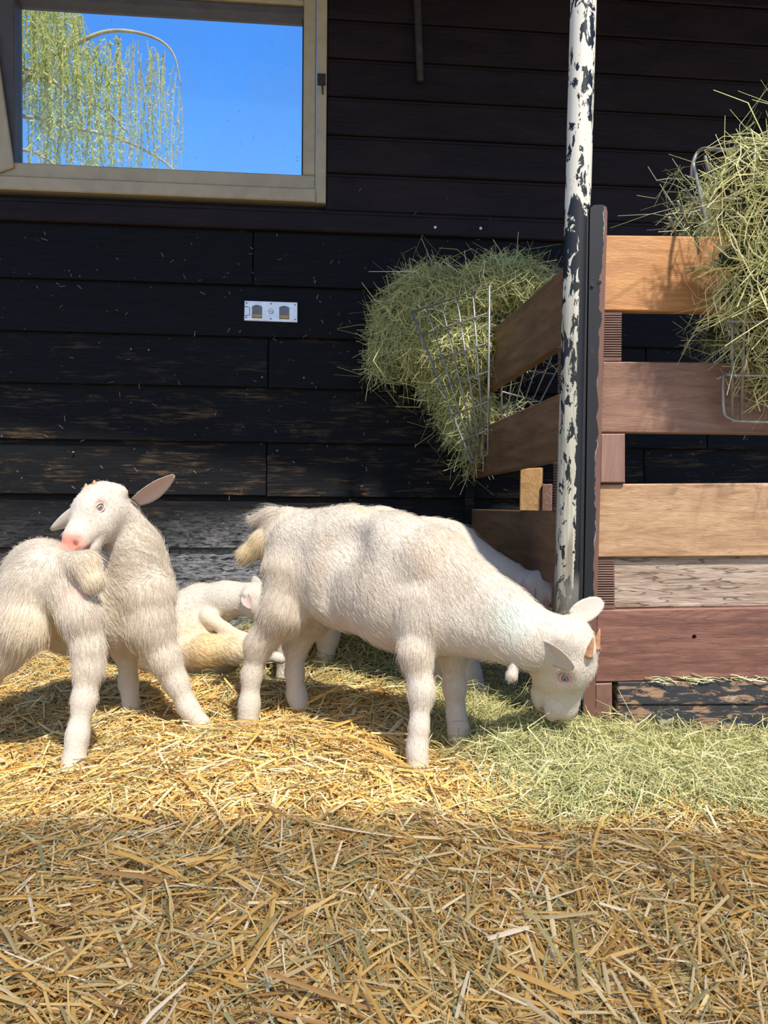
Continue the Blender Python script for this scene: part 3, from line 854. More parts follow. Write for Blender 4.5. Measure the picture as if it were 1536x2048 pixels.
# fine layer everywhere
def choose_straw(pts):
    h = is_hay(pts[:, 0], pts[:, 1]); k = rng.random(len(pts)) > h * .85
    return pts[k]
p_ = choose_straw(floor_pts(58000, .62, 2.85)); n = len(p_)
parts.append(lay(p_, rng.uniform(.025, .09, n), rng.uniform(.0016, .0042, n), pick(STRAW, SW, n), .17, .014))
p_ = choose_straw(floor_pts(18000, .62, 2.85)); n = len(p_)
parts.append(lay(p_, rng.uniform(.03, .105, n), rng.uniform(.003, .006, n), pick(STRAW, SW, n), .14, .018, bendf=.03))
p_ = choose_straw(floor_pts(42000, .62, 1.5)); n = len(p_)
parts.append(lay(p_, rng.uniform(.012, .06, n), rng.uniform(.0012, .0036, n), pick(STRAW, SW, n), .17, .020))
p_ = choose_straw(floor_pts(14000, .62, 1.75)); n = len(p_)
parts.append(lay(p_, rng.uniform(.03, .12, n), rng.uniform(.0025, .006, n), pick(STRAW, SW, n), .13, .022, bendf=.03))
p_ = choose_straw(floor_pts(2400, .62, 2.3)); n = len(p_)
parts.append(lay(p_, rng.uniform(.06, .16, n), rng.uniform(.0035, .0085, n), pick(STRAW, SW, n), .10, .026, bendf=.03))
p_ = floor_pts(7000, .62, 2.7); n = len(p_)      # green wisps mixed into the straw
parts.append(lay(p_, rng.uniform(.05, .14, n), rng.uniform(.0010, .0024, n), pick(HAY, HW, n), .14, .02, S=4, curl=.10))
v, f, c = merge(parts)
o = obj('straw_bedding', v, f, MAT['straw'], colors=c, origin=(0, 1.6, 0)); tag(o, 'golden straw bedding covering the whole stall floor', 'straw', kind='stuff')

# loose hay on the floor
def hay_floor(name, cond, n, label, y0, y1):
    p_ = floor_pts(n * 4, y0, y1); p_ = p_[(rng.random(len(p_)) < is_hay(p_[:, 0], p_[:, 1])) & cond(p_[:, 0], p_[:, 1])][:n]; n = len(p_)
    tn = np.array([1.2, 1.14, .98])
    a = lay(p_, rng.uniform(.03, .13, n), rng.uniform(.0007, .0023, n), pick(HAY, HW, n) * tn, .24, .028, S=4, curl=.14, bendf=.10)
    k = n // 8; p2 = p_[:k]
    b = lay(p2, rng.uniform(.05, .14, k), rng.uniform(.0010, .0034, k), pick(HAY, HW, k) * tn, .42, .035, S=4, curl=.14, bendf=.12)
    v, f, c = merge([a, b]); m0 = v.mean(0)
    o = obj(name, v, f, MAT['hay'], colors=c, origin=(m0[0], m0[1], 0)); return tag(o, label, 'hay', kind='stuff')
hay_floor('loose_hay', lambda x, y: (y < 2.05) & (x > -.1), 36000, 'pale green loose hay heaped under the grazing goat along the front partition', 1.1, 2.05)
hay_floor('loose_hay', lambda x, y: (y > 2.0), 13000, 'green loose hay banked against the black wall behind the goats', 2.0, 2.9)

# wisps caught on the ledge above the black base planks and on the boards
n = 110; lp = np.array([PANEL.hit(x, y) + PANEL.n * rng.uniform(.0, .006) for x, y in zip(rng.uniform(1300, 1690, n), rng.normal(1357, 2.5, n))])
a = rng.normal(0, .35, n); dd = np.stack([np.cos(a), rng.normal(0, .15, n), np.sin(a) * .5], 1)
v, f, c = blades(lp, dd, np.tile([0, -.6, .8], (n, 1)) + rng.normal(0, .3, (n, 3)), rng.uniform(.015, .07, n), rng.uniform(.0012, .003, n), rng.uniform(0, .006, n), pick(HAY, HW, n) * 1.3, 4, rng.normal(0, .004, n))
tag(obj('hay_wisps', v, f, MAT['hay'], colors=c), 'thin line of hay wisps lying on the ledge below the red-brown bottom board', 'hay', kind='stuff')

# ------------------------------------------------------------------ SDF modeller
class SDF:
    def __init__(s, lo, hi, h):
        s.lo = np.array(lo, float); s.h = h
        s.n = np.ceil((np.array(hi) - s.lo) / h).astype(int) + 1
        s.f = np.full(s.n, .2, np.float32)
    def _blk(s, mn, mx):
        a = np.clip(np.floor((mn - s.lo) / s.h).astype(int), 0, s.n - 1); b = np.clip(np.ceil((mx - s.lo) / s.h).astype(int) + 1, 1, s.n)
        ax = [s.lo[i] + s.h * np.arange(a[i], b[i]) for i in range(3)]
        return tuple(slice(a[i], b[i]) for i in range(3)), np.stack(np.meshgrid(*ax, indexing='ij'), -1)
    def cone(s, p, r, q, t, k=.02, sub=False):
        p = np.array(p, float); q = np.array(q, float); R = max(r, t) + k * 1.5 + .012
        sl_, X = s._blk(np.minimum(p, q) - R, np.maximum(p, q) + R)
        if X.size == 0: return
        d = q - p; L2 = max(np.dot(d, d), 1e-12)
        u = np.clip(((X - p) @ d) / L2, 0, 1)
        dist = np.linalg.norm(X - p - u[..., None] * d, axis=-1) - (r + (t - r) * u)
        s._op(sl_, dist, k, sub)
    def ball(s, p, r, k=.02, sub=False): s.cone(p, r, np.array(p) + 1e-6, r, k, sub)
    def _op(s, sl_, dist, k, sub):
        a = s.f[sl_]
        if sub:
            h = np.clip(.5 - .5 * (a + dist) / k, 0, 1); s.f[sl_] = a * (1 - h) - dist * h + k * h * (1 - h)
        else:
            h = np.clip(.5 + .5 * (a - dist) / k, 0, 1); s.f[sl_] = a * (1 - h) + dist * h - k * h * (1 - h)
    def mesh(s, smooth=2):
        f = s.f; n = s.n; sg = f < 0
        c = np.zeros(n - 1, int)
        for dx in (0, 1):
            for dy in (0, 1):
                for dz in (0, 1): c += sg[dx:n[0]-1+dx, dy:n[1]-1+dy, dz:n[2]-1+dz]
        act = (c > 0) & (c < 8); idx = np.full(n - 1, -1, int); cells = np.argwhere(act); idx[act] = np.arange(len(cells))
        acc = np.zeros((len(cells), 3)); cnt = np.zeros(len(cells))
        off = [(0,0,0),(1,0,0),(0,1,0),(1,1,0),(0,0,1),(1,0,1),(0,1,1),(1,1,1)]
        for i in range(8):
            for ax in range(3):
                if off[i][ax]: continue
                j = list(off[i]); j[ax] = 1
                A = f[tuple((cells + off[i]).T)]; B = f[tuple((cells + j).T)]
                m = (A < 0) != (B < 0)
                t = np.where(m, A / np.where(m, A - B, 1), 0)
                p = np.array(off[i])[None] + np.zeros((len(cells), 3)); p[:, ax] += t
                acc[m] += p[m]; cnt[m] += 1
        V = s.lo + s.h * (cells + acc / cnt[:, None])
        faces = []
        for ax in range(3):
            o1, o2 = (ax + 1) % 3, (ax + 2) % 3
            A = sg; sl0 = [slice(1, -1)] * 3; sl1 = [slice(1, -1)] * 3
            sl0[ax] = slice(0, n[ax] - 1); sl1[ax] = slice(1, n[ax])
            a, b = sg[tuple(sl0)], sg[tuple(sl1)]
            e = np.argwhere(a != b); flip = a[tuple(e.T)]
            base = e.copy(); base[:, o1] += 1; base[:, o2] += 1
            g = []
            for d1, d2 in ((-1, -1), (0, -1), (0, 0), (-1, 0)):
                q = base.copy(); q[:, o1] += d1; q[:, o2] += d2; g.append(idx[tuple(q.T)])
            g = np.stack(g, 1); g[~flip] = g[~flip][:, ::-1]
            faces.append(g)
        Fc = np.concatenate(faces); Fc = Fc[(Fc >= 0).all(1)]
        for _ in range(smooth):
            S_ = np.zeros_like(V); ct = np.zeros(len(V))
            for a, b in ((0, 1), (1, 2), (2, 3), (3, 0)):
                np.add.at(S_, Fc[:, a], V[Fc[:, b]]); np.add.at(ct, Fc[:, a], 1)
                np.add.at(S_, Fc[:, b], V[Fc[:, a]]); np.add.at(ct, Fc[:, b], 1)
            V = V * .45 + .55 * S_ / np.maximum(ct, 1)[:, None]
        return V, Fc

def vert_normals(V, Fc):
    a, b, c, d = (V[Fc[:, i]] for i in range(4))
    fn = np.cross(c - a, d - b); N = np.zeros_like(V)
    for i in range(4): np.add.at(N, Fc[:, i], fn)
    return N / (np.linalg.norm(N, axis=1, keepdims=True) + 1e-12), np.linalg.norm(fn, axis=1) * .5

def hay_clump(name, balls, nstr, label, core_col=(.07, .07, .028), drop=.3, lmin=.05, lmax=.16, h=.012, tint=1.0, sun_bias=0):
    """a solid irregular core with strands lying on and out of it. balls: (px, py, Y, r_px)"""
    B = [(P(x, y, Y), r * Y / F_PX) for x, y, Y, r in balls]
    lo = np.min([p - r for p, r in B], 0) - .05; hi = np.max([p + r for p, r in B], 0) + .05
    s = SDF(lo, hi, h)
    for p, r in B: s.ball(p, r * .93, .03)
    V, Fc = s.mesh(1)
    V = V + rng.normal(0, .003, V.shape)
    N, A = vert_normals(V, Fc)
    fi = rng.choice(len(Fc), nstr, p=A / A.sum()); w = rng.dirichlet([1, 1, 1, 1], nstr)
    p = (V[Fc[fi]] * w[..., None]).sum(1); nn = (N[Fc[fi]] * w[..., None]).sum(1)
    t = rng.normal(0, 1, (nstr, 3)) - np.array([0, 0, drop * 2]) * rng.random((nstr, 1)); t -= nn * (t * nn).sum(1, keepdims=True); t /= np.linalg.norm(t, axis=1, keepdims=True)
    out = np.abs(rng.normal(0, .30, nstr))
    d = t + nn * out[:, None]
    L = rng.uniform(lmin, lmax, nstr); L = np.where(rng.random(nstr) < .07, L * 1.9, L); wd = rng.uniform(.0010, .0030, nstr)
    d /= np.linalg.norm(d, axis=1, keepdims=True)
    cen = p + d * (L * .28)[:, None] + nn * (rng.random(nstr) * .012)[:, None]
    nr = nn + rng.normal(0, .8, (nstr, 3))
    cols = pick(HAY, HW, nstr) * tint
    bl = blades(cen, d, nr, L, wd, L * rng.normal(0, .10, nstr), cols, 4, L * rng.normal(0, .13, nstr))
    v, f, c = merge([(V, Fc, np.tile(np.array(core_col), (len(V), 1))), bl])  # dark core colour stands in for shade deep between the strands
    o = obj(name, v, f, MAT['hay'], colors=c)
    return tag(o, label, 'hay', kind='stuff')

# ------------------------------------------------------------------ corner hay rack in the far corner
def lerp2(T1, T2, B1, B2, s, t): return (T1 * (1 - s) + T2 * s) * (1 - t) + (B1 * (1 - s) + B2 * s) * t
rk = empty('corner_hay_rack', P(945, 926, 2.52))
tag(rk, 'wire corner hay rack full of hay between the black wall and side partition', 'hay rack')
T1, T2 = P(979, 572, 2.34), P(824, 624, 2.56)
B1, B2 = P(976, 908, 2.40), P(944, 928, 2.52)
def wire(pts, par, r=.0028, name='wire'):
    m = MB(); m.tube(pts, r, 6); return m.build(name, MAT['wire'], par, True)
wire([T2, T1, B1, B2, T2], rk, .0036, 'frame')
for t in (.155, .33, .50, .68, .85):
    wire([lerp2(T1, T2, B1, B2, -.0, t), lerp2(T1, T2, B1, B2, 1.0, t)], rk)
for s_ in (.2, .4, .6, .8):
    wire([lerp2(T1, T2, B1, B2, s_, 0) , lerp2(T1, T2, B1, B2, s_, 1)], rk)
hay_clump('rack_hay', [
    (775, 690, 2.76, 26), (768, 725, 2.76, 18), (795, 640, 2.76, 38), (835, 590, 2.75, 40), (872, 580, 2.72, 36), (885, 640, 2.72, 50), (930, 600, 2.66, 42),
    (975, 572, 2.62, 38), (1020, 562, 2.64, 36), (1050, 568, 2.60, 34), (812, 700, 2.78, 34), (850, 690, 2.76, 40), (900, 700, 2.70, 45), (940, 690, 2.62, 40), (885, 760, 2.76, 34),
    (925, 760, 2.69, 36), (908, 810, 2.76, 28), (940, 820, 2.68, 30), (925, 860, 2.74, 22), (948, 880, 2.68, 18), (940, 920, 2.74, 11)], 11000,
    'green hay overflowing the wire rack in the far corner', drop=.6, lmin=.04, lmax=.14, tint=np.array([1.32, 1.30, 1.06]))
# mirrored rack beyond the side partition
rk2 = empty('corner_hay_rack', P(1020, 880, 2.80))
tag(rk2, 'wire hay rack seen through the gap between the side partition boards', 'hay rack')
T1, T2, B1, B2 = P(1003, 640, 2.60), P(1165, 640, 2.86), P(1003, 850, 2.62), P(1040, 880, 2.84)
wire([T2, T1, B1, B2, T2], rk2, .0036, 'frame')
for t in (.2, .45, .68, .9): wire([lerp2(T1, T2, B1, B2, 0, t), lerp2(T1, T2, B1, B2, 1, t)], rk2)
for s_ in (.2, .4, .6, .8): wire([lerp2(T1, T2, B1, B2, s_, 0), lerp2(T1, T2, B1, B2, s_, 1)], rk2)
hay_clump('rack_hay', [(1040, 620, 2.72, 38), (1085, 605, 2.74, 40), (1120, 600, 2.74, 42), (1060, 650, 2.75, 34), (1025, 700, 2.76, 22), (1015, 830, 2.76, 20), (1020, 850, 2.78, 18)], 2200,
    'wispy hay in the rack beyond the side partition', drop=.4)

# ------------------------------------------------------------------ hay rack hung over the front partition
rk3 = empty('saddle_hay_rack', PANEL.hit(1470, 845) + PANEL.n * .06)
tag(rk3, 'galvanised wire hay rack hung on the front partition at the right edge', 'hay rack')
YB, YFt = 1.94, 1.60
topL = P(1403, 298, 1.66)
wire(smooth_curve([P(1383, 360, 1.80), P(1386, 325, 1.79), P(1403, 299, 1.78), P(1450, 300, 1.68), P(1560, 302, 1.60), P(1690, 303, 1.60)], 6), rk3, .0042, 'frame')
wire(smooth_curve([P(1386, 325, 1.79), P(1396, 370, 1.79), P(1406, 415, 1.79), P(1416, 466, 1.79)], 5), rk3, .004, 'frame')
for a, b in (((1410, 312), (1424, 385)), ((1372, 378), (1395, 418)), ((1355, 402), (1376, 452)), ((1338, 435), (1352, 470))):
    wire([P(*a, 1.80), P(*b, 1.86)], rk3, .0036)
wire(smooth_curve([P(1447, 745, 1.775), P(1446, 790, 1.78), P(1449, 828, 1.785), P(1462, 838, 1.785), P(1482, 843, 1.785), P(1600, 846, 1.785), P(1690, 846, 1.785)], 5), rk3, .0036, 'frame')
for xt, xb in ((1447, 1452), (1500, 1482), (1545, 1540), (1600, 1595), (1655, 1650)):
    wire([P(xt + 10, 300, 1.60), P(xt + (xb - xt) * .6, 640, 1.70), P(xb, 842, 1.785)] if xt > 1450 else [P(xt + 18, 560, 1.70), P(xb + 12, 838, 1.785)], rk3, .0033)
for y, Y_ in ((395, 1.63), (520, 1.67), (640, 1.70), (748, 1.745)):
    wire([P(1425 if y < 600 else 1445, y, Y_ + .02), P(1460, y + 3, Y_), P(1690, y + 6, Y_)], rk3, .003)
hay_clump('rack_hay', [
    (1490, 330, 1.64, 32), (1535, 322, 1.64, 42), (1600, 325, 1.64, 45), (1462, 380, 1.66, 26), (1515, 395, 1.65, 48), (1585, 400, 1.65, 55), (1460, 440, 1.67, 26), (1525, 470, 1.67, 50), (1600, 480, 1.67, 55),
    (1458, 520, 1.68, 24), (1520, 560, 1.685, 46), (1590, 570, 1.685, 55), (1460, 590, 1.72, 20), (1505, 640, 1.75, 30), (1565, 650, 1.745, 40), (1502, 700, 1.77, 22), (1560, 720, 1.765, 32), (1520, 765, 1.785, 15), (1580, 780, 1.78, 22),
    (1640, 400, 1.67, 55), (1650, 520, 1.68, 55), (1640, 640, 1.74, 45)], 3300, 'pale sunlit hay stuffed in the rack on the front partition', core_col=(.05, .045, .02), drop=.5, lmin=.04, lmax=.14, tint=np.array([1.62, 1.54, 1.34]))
# wisps of hay sticking out of the back of the same rack
hay_clump('rack_hay', [(1365, 400, 1.95, 12), (1350, 350, 1.95, 10), (1395, 440, 1.95, 20), (1420, 420, 1.94, 24), (1400, 480, 1.95, 16), (1440, 460, 1.94, 30), (1440, 520, 1.95, 30), (1440, 620, 1.96, 26), (1430, 670, 1.96, 20)], 700,
    'wispy hay hanging behind the top board of the front partition', drop=.4)

# ------------------------------------------------------------------ GOATS
WHITE = np.array([.655, .588, .493]); CREAM = np.array([.80, .66, .44]); PINK = np.array([.80, .42, .36])
def head_frame(Fv, Yv):
    Fv = np.array(Fv, float); Fv /= np.linalg.norm(Fv); Yv = np.array(Yv, float); Yv -= Fv * np.dot(Yv, Fv); Yv /= np.linalg.norm(Yv)
    return Fv, Yv, np.cross(Fv, Yv)

def ear_mesh(base, d, wdir, L, w, cup=.35, droop=0.0, tip=.75):
    """leaf-shaped cupped ear with thickness; returns verts, quads, inner mask"""
    d = np.array(d, float); d /= np.linalg.norm(d); wdir = np.array(wdir, float); wdir -= d * np.dot(wdir, d); wdir /= np.linalg.norm(wdir)
    n = np.cross(d, wdir); NU, NV = 15, 9
    prof = lambda t: (math.sin(math.pi * min(t * .86 + .12, 1)) ** tip) * (1 - .10 * t)
    v = []; 
    for side in (0, 1):
        for i in range(NU):
            t = i / (NU - 1); ww = w * .5 * prof(t) + .0015
            for j in range(NV):
                s_ = j / (NV - 1) * 2 - 1
                th = .0022 * (1 - .8 * abs(s_) ** 2) * (1 - .6 * t) + .0004
                c = cup * ww * (s_ * s_) * (1 - .5 * t) 
                p = np.array(base) + d * (L * t) + wdir * (ww * s_) + n * (c - droop * t * t * L + (th if side == 0 else -th))
                v.append(p)
    f = []
    for side in (0, 1):
        o_ = side * NU * NV
        for i in range(NU - 1):
            for j in range(NV - 1):
                q = (o_ + i * NV + j, o_ + (i + 1) * NV + j, o_ + (i + 1) * NV + j + 1, o_ + i * NV + j + 1)
                f.append(q if side == 0 else q[::-1])
    b = NU * NV
    for i in range(NU - 1):
        for j in (0, NV - 1):
            q = (i * NV + j, b + i * NV + j, b + (i + 1) * NV + j, (i + 1) * NV + j); f.append(q if j == 0 else q[::-1])
    for j in range(NV - 1):
        q = ((NU - 1) * NV + j, b + (NU - 1) * NV + j, b + (NU - 1) * NV + j + 1, (NU - 1) * NV + j + 1); f.append(q)
        f.append((j, j + 1, b + j + 1, b + j))
    return np.array(v), np.array(f), NU * NV

def fur(parent, V, Fc, Cv, Lv, flow, count, name='fur', rad=.00030, lift=.20):
    N, A = vert_normals(V, Fc)
    lf = Lv[Fc].mean(1); A = A * (.8 + .6 * np.clip(lf / .012, 0, 1)) * (lf > .0005)
    fi = rng.choice(len(Fc), count, p=A / A.sum()); w = rng.dirichlet([1, 1, 1, 1], count)
    g = lambda a: (a[Fc[fi]] * w[..., None]).sum(1)
    p, n, c, t = g(V), g(N), g(Cv), g(flow); L = (Lv[Fc[fi]] * w).sum(1)
    n /= np.linalg.norm(n, axis=1, keepdims=True) + 1e-9
    # clumps: neighbours share a lean
    w1 = np.stack([np.sin(p @ np.array([61, 43, 87.0]) + q_) * np.sin(p @ np.array([-53, 97, 41.0]) + 2 * q_) for q_ in (.3, 1.9, 3.7)], 1)
    w2 = np.stack([np.sin(p @ np.array([161, 143, 227.0]) + q_) * np.sin(p @ np.array([-203, 187, 131.0]) + 2 * q_) for q_ in (.9, 2.9, 4.7)], 1)
    t = t + .20 * w1 + .12 * w2 + rng.normal(0, .13, p.shape)
    t -= n * (t * n).sum(1, keepdims=True); t /= np.linalg.norm(t, axis=1, keepdims=True) + 1e-9
    L = L * rng.uniform(.6, 1.25, count)
    guard = rng.random(count) < .05; L = np.where(guard, L * 1.7, L); lift = np.where(guard, lift * 2.2, lift)
    K = 4; pos = np.zeros((count, K, 3))
    for k in range(K):
        s_ = k / (K - 1)
        pos[:, k] = p - n * .001 + t * (L * s_ * (.75 + .25 * s_))[:, None] + n * (L * lift * (s_ * (1.35 - .75 * s_)))[:, None]
    org = np.array(parent.matrix_world.translation) if False else world_loc(parent)
    hc = bpy.data.hair_curves.new(name)
    hc.add_curves([K] * count)
    hc.position_data.foreach_set('vector', (pos - org).astype(np.float32).ravel())
    r = hc.attributes.new('radius', 'FLOAT', 'POINT') if 'radius' not in hc.attributes else hc.attributes['radius']
    rr = np.tile(np.array([1, .9, .65, .15]) * rad, (count, 1)).astype(np.float32); r.data.foreach_set('value', rr.ravel())
    a = hc.attributes.new('Col', 'FLOAT_COLOR', 'CURVE'); cc = np.ones((count, 4), np.float32); cc[:, :3] = np.clip(c * 1.2 * rng.uniform(.93, 1.06, (count, 1)), 0, .95)
    a.data.foreach_set('color', cc.ravel())
    hc.materials.append(MAT['fur'])
    o = bpy.data.objects.new(name, hc); COL.objects.link(o); o.parent = parent; o['kind'] = 'stuff'
    return o

def ball_mesh(c, ax, r, n=12, m=9):
    """ellipsoid with axes ax (3 vectors) and radii r"""
    v, f = [], []
    for i in range(m + 1):
        th = math.pi * i / m
        for j in range(n):
            ph = 2 * math.pi * j / n
            v.append(c + ax[0] * r[0] * math.cos(th) + ax[1] * r[1] * math.sin(th) * math.cos(ph) + ax[2] * r[2] * math.sin(th) * math.sin(ph))
    for i in range(m):
        for j in range(n):
            f.append((i * n + j, i * n + (j + 1) % n, (i + 1) * n + (j + 1) % n, (i + 1) * n + j))
    return np.array(v), f

eyeM = plain('eye_ball', (.42, .40, .34), .12, 0, .3, 300)
irisM = plain('eye_iris', (.30, .29, .26), .1, 0, .4, 400)
pupilM = plain('eye_pupil', (.004, .004, .005), .05)
lidM = plain('eyelid_skin', (.66, .44, .38), .7)

def goat(name, label, chains, head, tail=None, count=40000, nose_col=PINK, tints=(), h=.0055, eyes=(1, -1), ears=(), horns=(), extra=(), wattle=None, mask=None):
    """chains: lists of (px, py, Y, r_px) with fur length and smoothing; head: dict(o=(px,py,Y), F, Y, L)"""
    prims = []                                           # (p, r, q, t, k, furlen)
    for ch in chains:
        pts = ch['p']; k = ch.get('k', .022); fl = ch.get('fur', .012)
        W3 = [(P(x, y, Y), r * Y / F_PX) for x, y, Y, r in pts]
        fls = fl if hasattr(fl, '__len__') else [fl] * len(W3)
        for i in range(len(W3) - 1):
            prims.append((W3[i][0], W3[i][1], W3[i + 1][0], W3[i + 1][1], k, fls[i], fls[i + 1]))
    Fv, Yv, Uv = head_frame(head['F'], head['Y']); HL = head['L']; HO = P(*head['o'])
    H = lambda x, y, z: HO + HL * (x * Fv + y * Yv + z * Uv)
    ms = head.get('ms', 1.0)
    H = lambda x, y, z: HO + HL * ((x if x < .45 else .45 + (x - .45) * ms) * Fv + y * Yv + z * Uv)
    hp = [((.10, 0, -.01), .245, (.30, 0, .02), .215, .02), ((.34, 0, -.01), .195, (.80, 0, -.085), .155, .03),
          ((.12, 0, -.20), .18, (.74, 0, -.275), .125, .03)]
    for sgn in (1, -1):
        hp += [((.22, sgn * .09, -.14), .18, (.42, sgn * .07, -.18), .15, .03),
               ((.27, sgn * .15, .085), .075, (.45, sgn * .14, .075), .06, .018),      # brow
               ((.80, sgn * .075, -.12), .105, (.88, sgn * .065, -.17), .095, .012),   # nostril wings, upper lip
               ((-.03, sgn * .17, -.02), .09, (-.05, sgn * .22, -.04), .06, .02)]
    hp += [((.86, 0, -.07), .09, (.91, 0, -.16), .09, .012), ((.72, 0, -.31), .110, (.84, 0, -.31), .09, .01)]
    if horns:
        for sgn in (1, -1): hp.append(((.15, sgn * .085, .14), .075, (.15, sgn * .085, .19), .055, .015))
    hprims = [(H(*a), r * HL, H(*b), t * HL, k * HL / .19, .0075, .0065) for a, r, b, t, k in hp]
    allp = prims + hprims
    lo = np.min([np.minimum(p[0] - p[1], p[2] - p[3]) for p in allp], 0) - .03; hi = np.max([np.maximum(p[0] + p[1], p[2] + p[3]) for p in allp], 0) + .03
    s = SDF(lo, hi, h)
    for p in allp: s.cone(*p[:5])
    # mouth slit, nostrils, eye sockets
    for sgn in (1, -1):
        s.cone(H(.62, sgn * .165, -.25), .012 * HL, H(.97, sgn * .07, -.262), .024 * HL, .007, True)
        s.cone(H(.92, sgn * .135, -.09), .022 * HL, H(.985, sgn * .085, -.12), .028 * HL, .006, True)
        s.ball(H(.375, sgn * .245, .015), .06 * HL, .012, True)
    s.cone(H(.985, 0, -.262), .020 * HL, H(.96, .05, -.262), .020 * HL, .006, True)
    for fn in extra: fn(s)
    V, Fc = s.mesh(2)
    # per-vertex colour, fur length and flow
    nV = len(V); Cv = np.tile(WHITE, (nV, 1)); Wt = np.zeros(nV); Lw = np.zeros(nV); Fl = np.zeros((nV, 3))
    for (p, r, q, t, k, f0, f1) in allp:
        d = q - p; L2 = max(np.dot(d, d), 1e-9); u = np.clip(((V - p) @ d) / L2, 0, 1)
        dist = np.abs(np.linalg.norm(V - p - u[:, None] * d, axis=1) - (r + (t - r) * u))
        w = np.exp(-(dist / .012) ** 2) + 1e-9
        Wt += w; Lw += w * (f0 + (f1 - f0) * u); Fl += w[:, None] * (d / math.sqrt(L2))
    for (p, r, q, t, k, f0, f1) in hprims[:]:
        pass
    Lv = Lw / Wt; Fl /= Wt[:, None]
    for _ in range(22):
        X_ = np.concatenate([Lv[:, None], Fl], 1); S_ = np.zeros_like(X_); ct = np.zeros(nV)
        for a, b in ((0, 1), (1, 2), (2, 3), (3, 0)):
            for k in range(4):
                S_[:, k] += np.bincount(Fc[:, a], X_[Fc[:, b], k], nV) + np.bincount(Fc[:, b], X_[Fc[:, a], k], nV)
            ct += np.bincount(Fc[:, a], minlength=nV) + np.bincount(Fc[:, b], minlength=nV)
        X_ = .4 * X_ + .6 * S_ / np.maximum(ct, 1)[:, None]; Lv, Fl = X_[:, 0], X_[:, 1:]
    Fl = Fl + np.array([0, 0, -.55])
    # face hair runs back from the nose
    dn = np.linalg.norm(V - H(.9, 0, -.15), axis=1) / HL
    near = np.clip(1 - np.linalg.norm(V - H(.4, 0, -.1), axis=1) / (.62 * HL), 0, 1)[:, None]
    Fl = Fl * (1 - near) - Fv * near
    lowf = np.sin(V @ np.array([31, 17, 23.0])) * np.sin(V @ np.array([-19, 29, 13.0])) * .5 + .5
    Cv = Cv * (1 - .10 * lowf[:, None]) + np.array([.64, .50, .35]) * .10 * lowf[:, None]
    for (q, r, c, a) in tints:
        wgt = np.clip(1.3 - np.linalg.norm(V - np.array(q), axis=1) / r, 0, 1)[:, None] * a; wgt = np.minimum(wgt, a); Cv = Cv * (1 - wgt) + np.array(c) * wgt
    def paint(q, r, c, a, bare=True):
        nonlocal Cv, Lv
        wgt = np.clip((1 - np.linalg.norm(V - q, axis=1) / (r * HL)) * 2.2, 0, 1) * a
        Cv = Cv * (1 - wgt[:, None]) + np.array(c) * wgt[:, None]
        if bare: Lv = Lv * (1 - np.clip(wgt * 1.4, 0, 1))
    paint(H(.97, 0, -.14), .23, nose_col, .9)
    for sgn in (1, -1):
        paint(H(.375, sgn * .2, .01), .13, (.76, .50, .44), .8)
        paint(H(.90, sgn * .10, -.255), .10, (.66, .36, .30), .7)
        paint(H(.965, sgn * .105, -.108), .045, (.22, .07, .05), .95)
        paint(H(.86, sgn * .115, -.258), .045, (.26, .11, .09), .8)
    feet = head.get('feet', [])
    for ft in feet:
        fp_ = P(*ft[:3]); wgt = np.clip(1.6 - np.linalg.norm(V - fp_, axis=1) / .024, 0, 1)[:, None] * .45
        Cv = Cv * (1 - wgt) + np.array([.62, .50, .38]) * wgt; Lv = Lv * (1 - wgt[:, 0])
    zmin = V[:, 2].min()
    root = empty(name, (V[:, 0].mean(), V[:, 1].mean(), 0)); tag(root, label, 'goat', 'white goat kids in the straw')
    obj('body', V, Fc, MAT['goat_skin'], root, True, colors=Cv)
    fur(root, V, Fc, Cv, Lv, Fl, count)
    # eyes
    for sgn in eyes:
        c = H(.375, sgn * .182, .012); out = (Yv * sgn * .93 + Fv * .26 + Uv * .12); out /= np.linalg.norm(out)
        a1 = Fv - out * np.dot(Fv, out); a1 /= np.linalg.norm(a1); a2 = np.cross(out, a1)
        v, f = ball_mesh(c, (out, a1, a2), (.050 * HL, .060 * HL, .050 * HL), 16, 12); eo = obj('eye', v, f, eyeM, root, True)
        v, f = ball_mesh(c + out * .0345 * HL, (out, a1, a2), (.0195 * HL, .040 * HL, .034 * HL), 14, 8); obj('iris', v, f, irisM, eo, True)
        v, f = ball_mesh(c + out * .049 * HL, (out, a1, a2), (.007 * HL, .027 * HL, .009 * HL), 12, 6); obj('pupil', v, f, pupilM, eo, True)
        lid = []
        for sg2 in (1, -1):
            m = MB(); pts = []
            for k in range(9):
                an = math.pi * k / 8
                pts.append(c + out * (.030 + .016 * math.sin(an)) * HL + a1 * math.cos(an) * .066 * HL + a2 * (sg2 * np.sign(np.dot(a2, Uv)) * math.sin(an) * (.050 if sg2 > 0 else .046) * HL))
            m.tube(pts, [.006 * HL + .006 * HL * math.sin(math.pi * k / 8) for k in range(9)], 6); m.build('eyelid', lidM, eo, True)
    for (bs, d, wd, L_, w_, kw) in ears:
        b = H(*bs); v, f, ni = ear_mesh(b, d, wd, L_, w_, **kw)
        cc = np.tile(WHITE, (len(v), 1)); 
        tt = np.linspace(0, 1, 15).repeat(9); ss = np.abs(np.tile(np.linspace(-1, 1, 9), 15))
        inner = np.clip(1 - ss * .9, 0, 1)[:, None] * .8
        cc[:ni] = cc[:ni] * (1 - inner) + np.array([.78, .50, .44]) * inner
        eo = obj('ear', v, f, MAT['ear'], root, True, colors=cc)
        lv = np.full(len(v), .004); lv[:ni] *= np.clip(ss * 1.5 - .4, 0, 1)
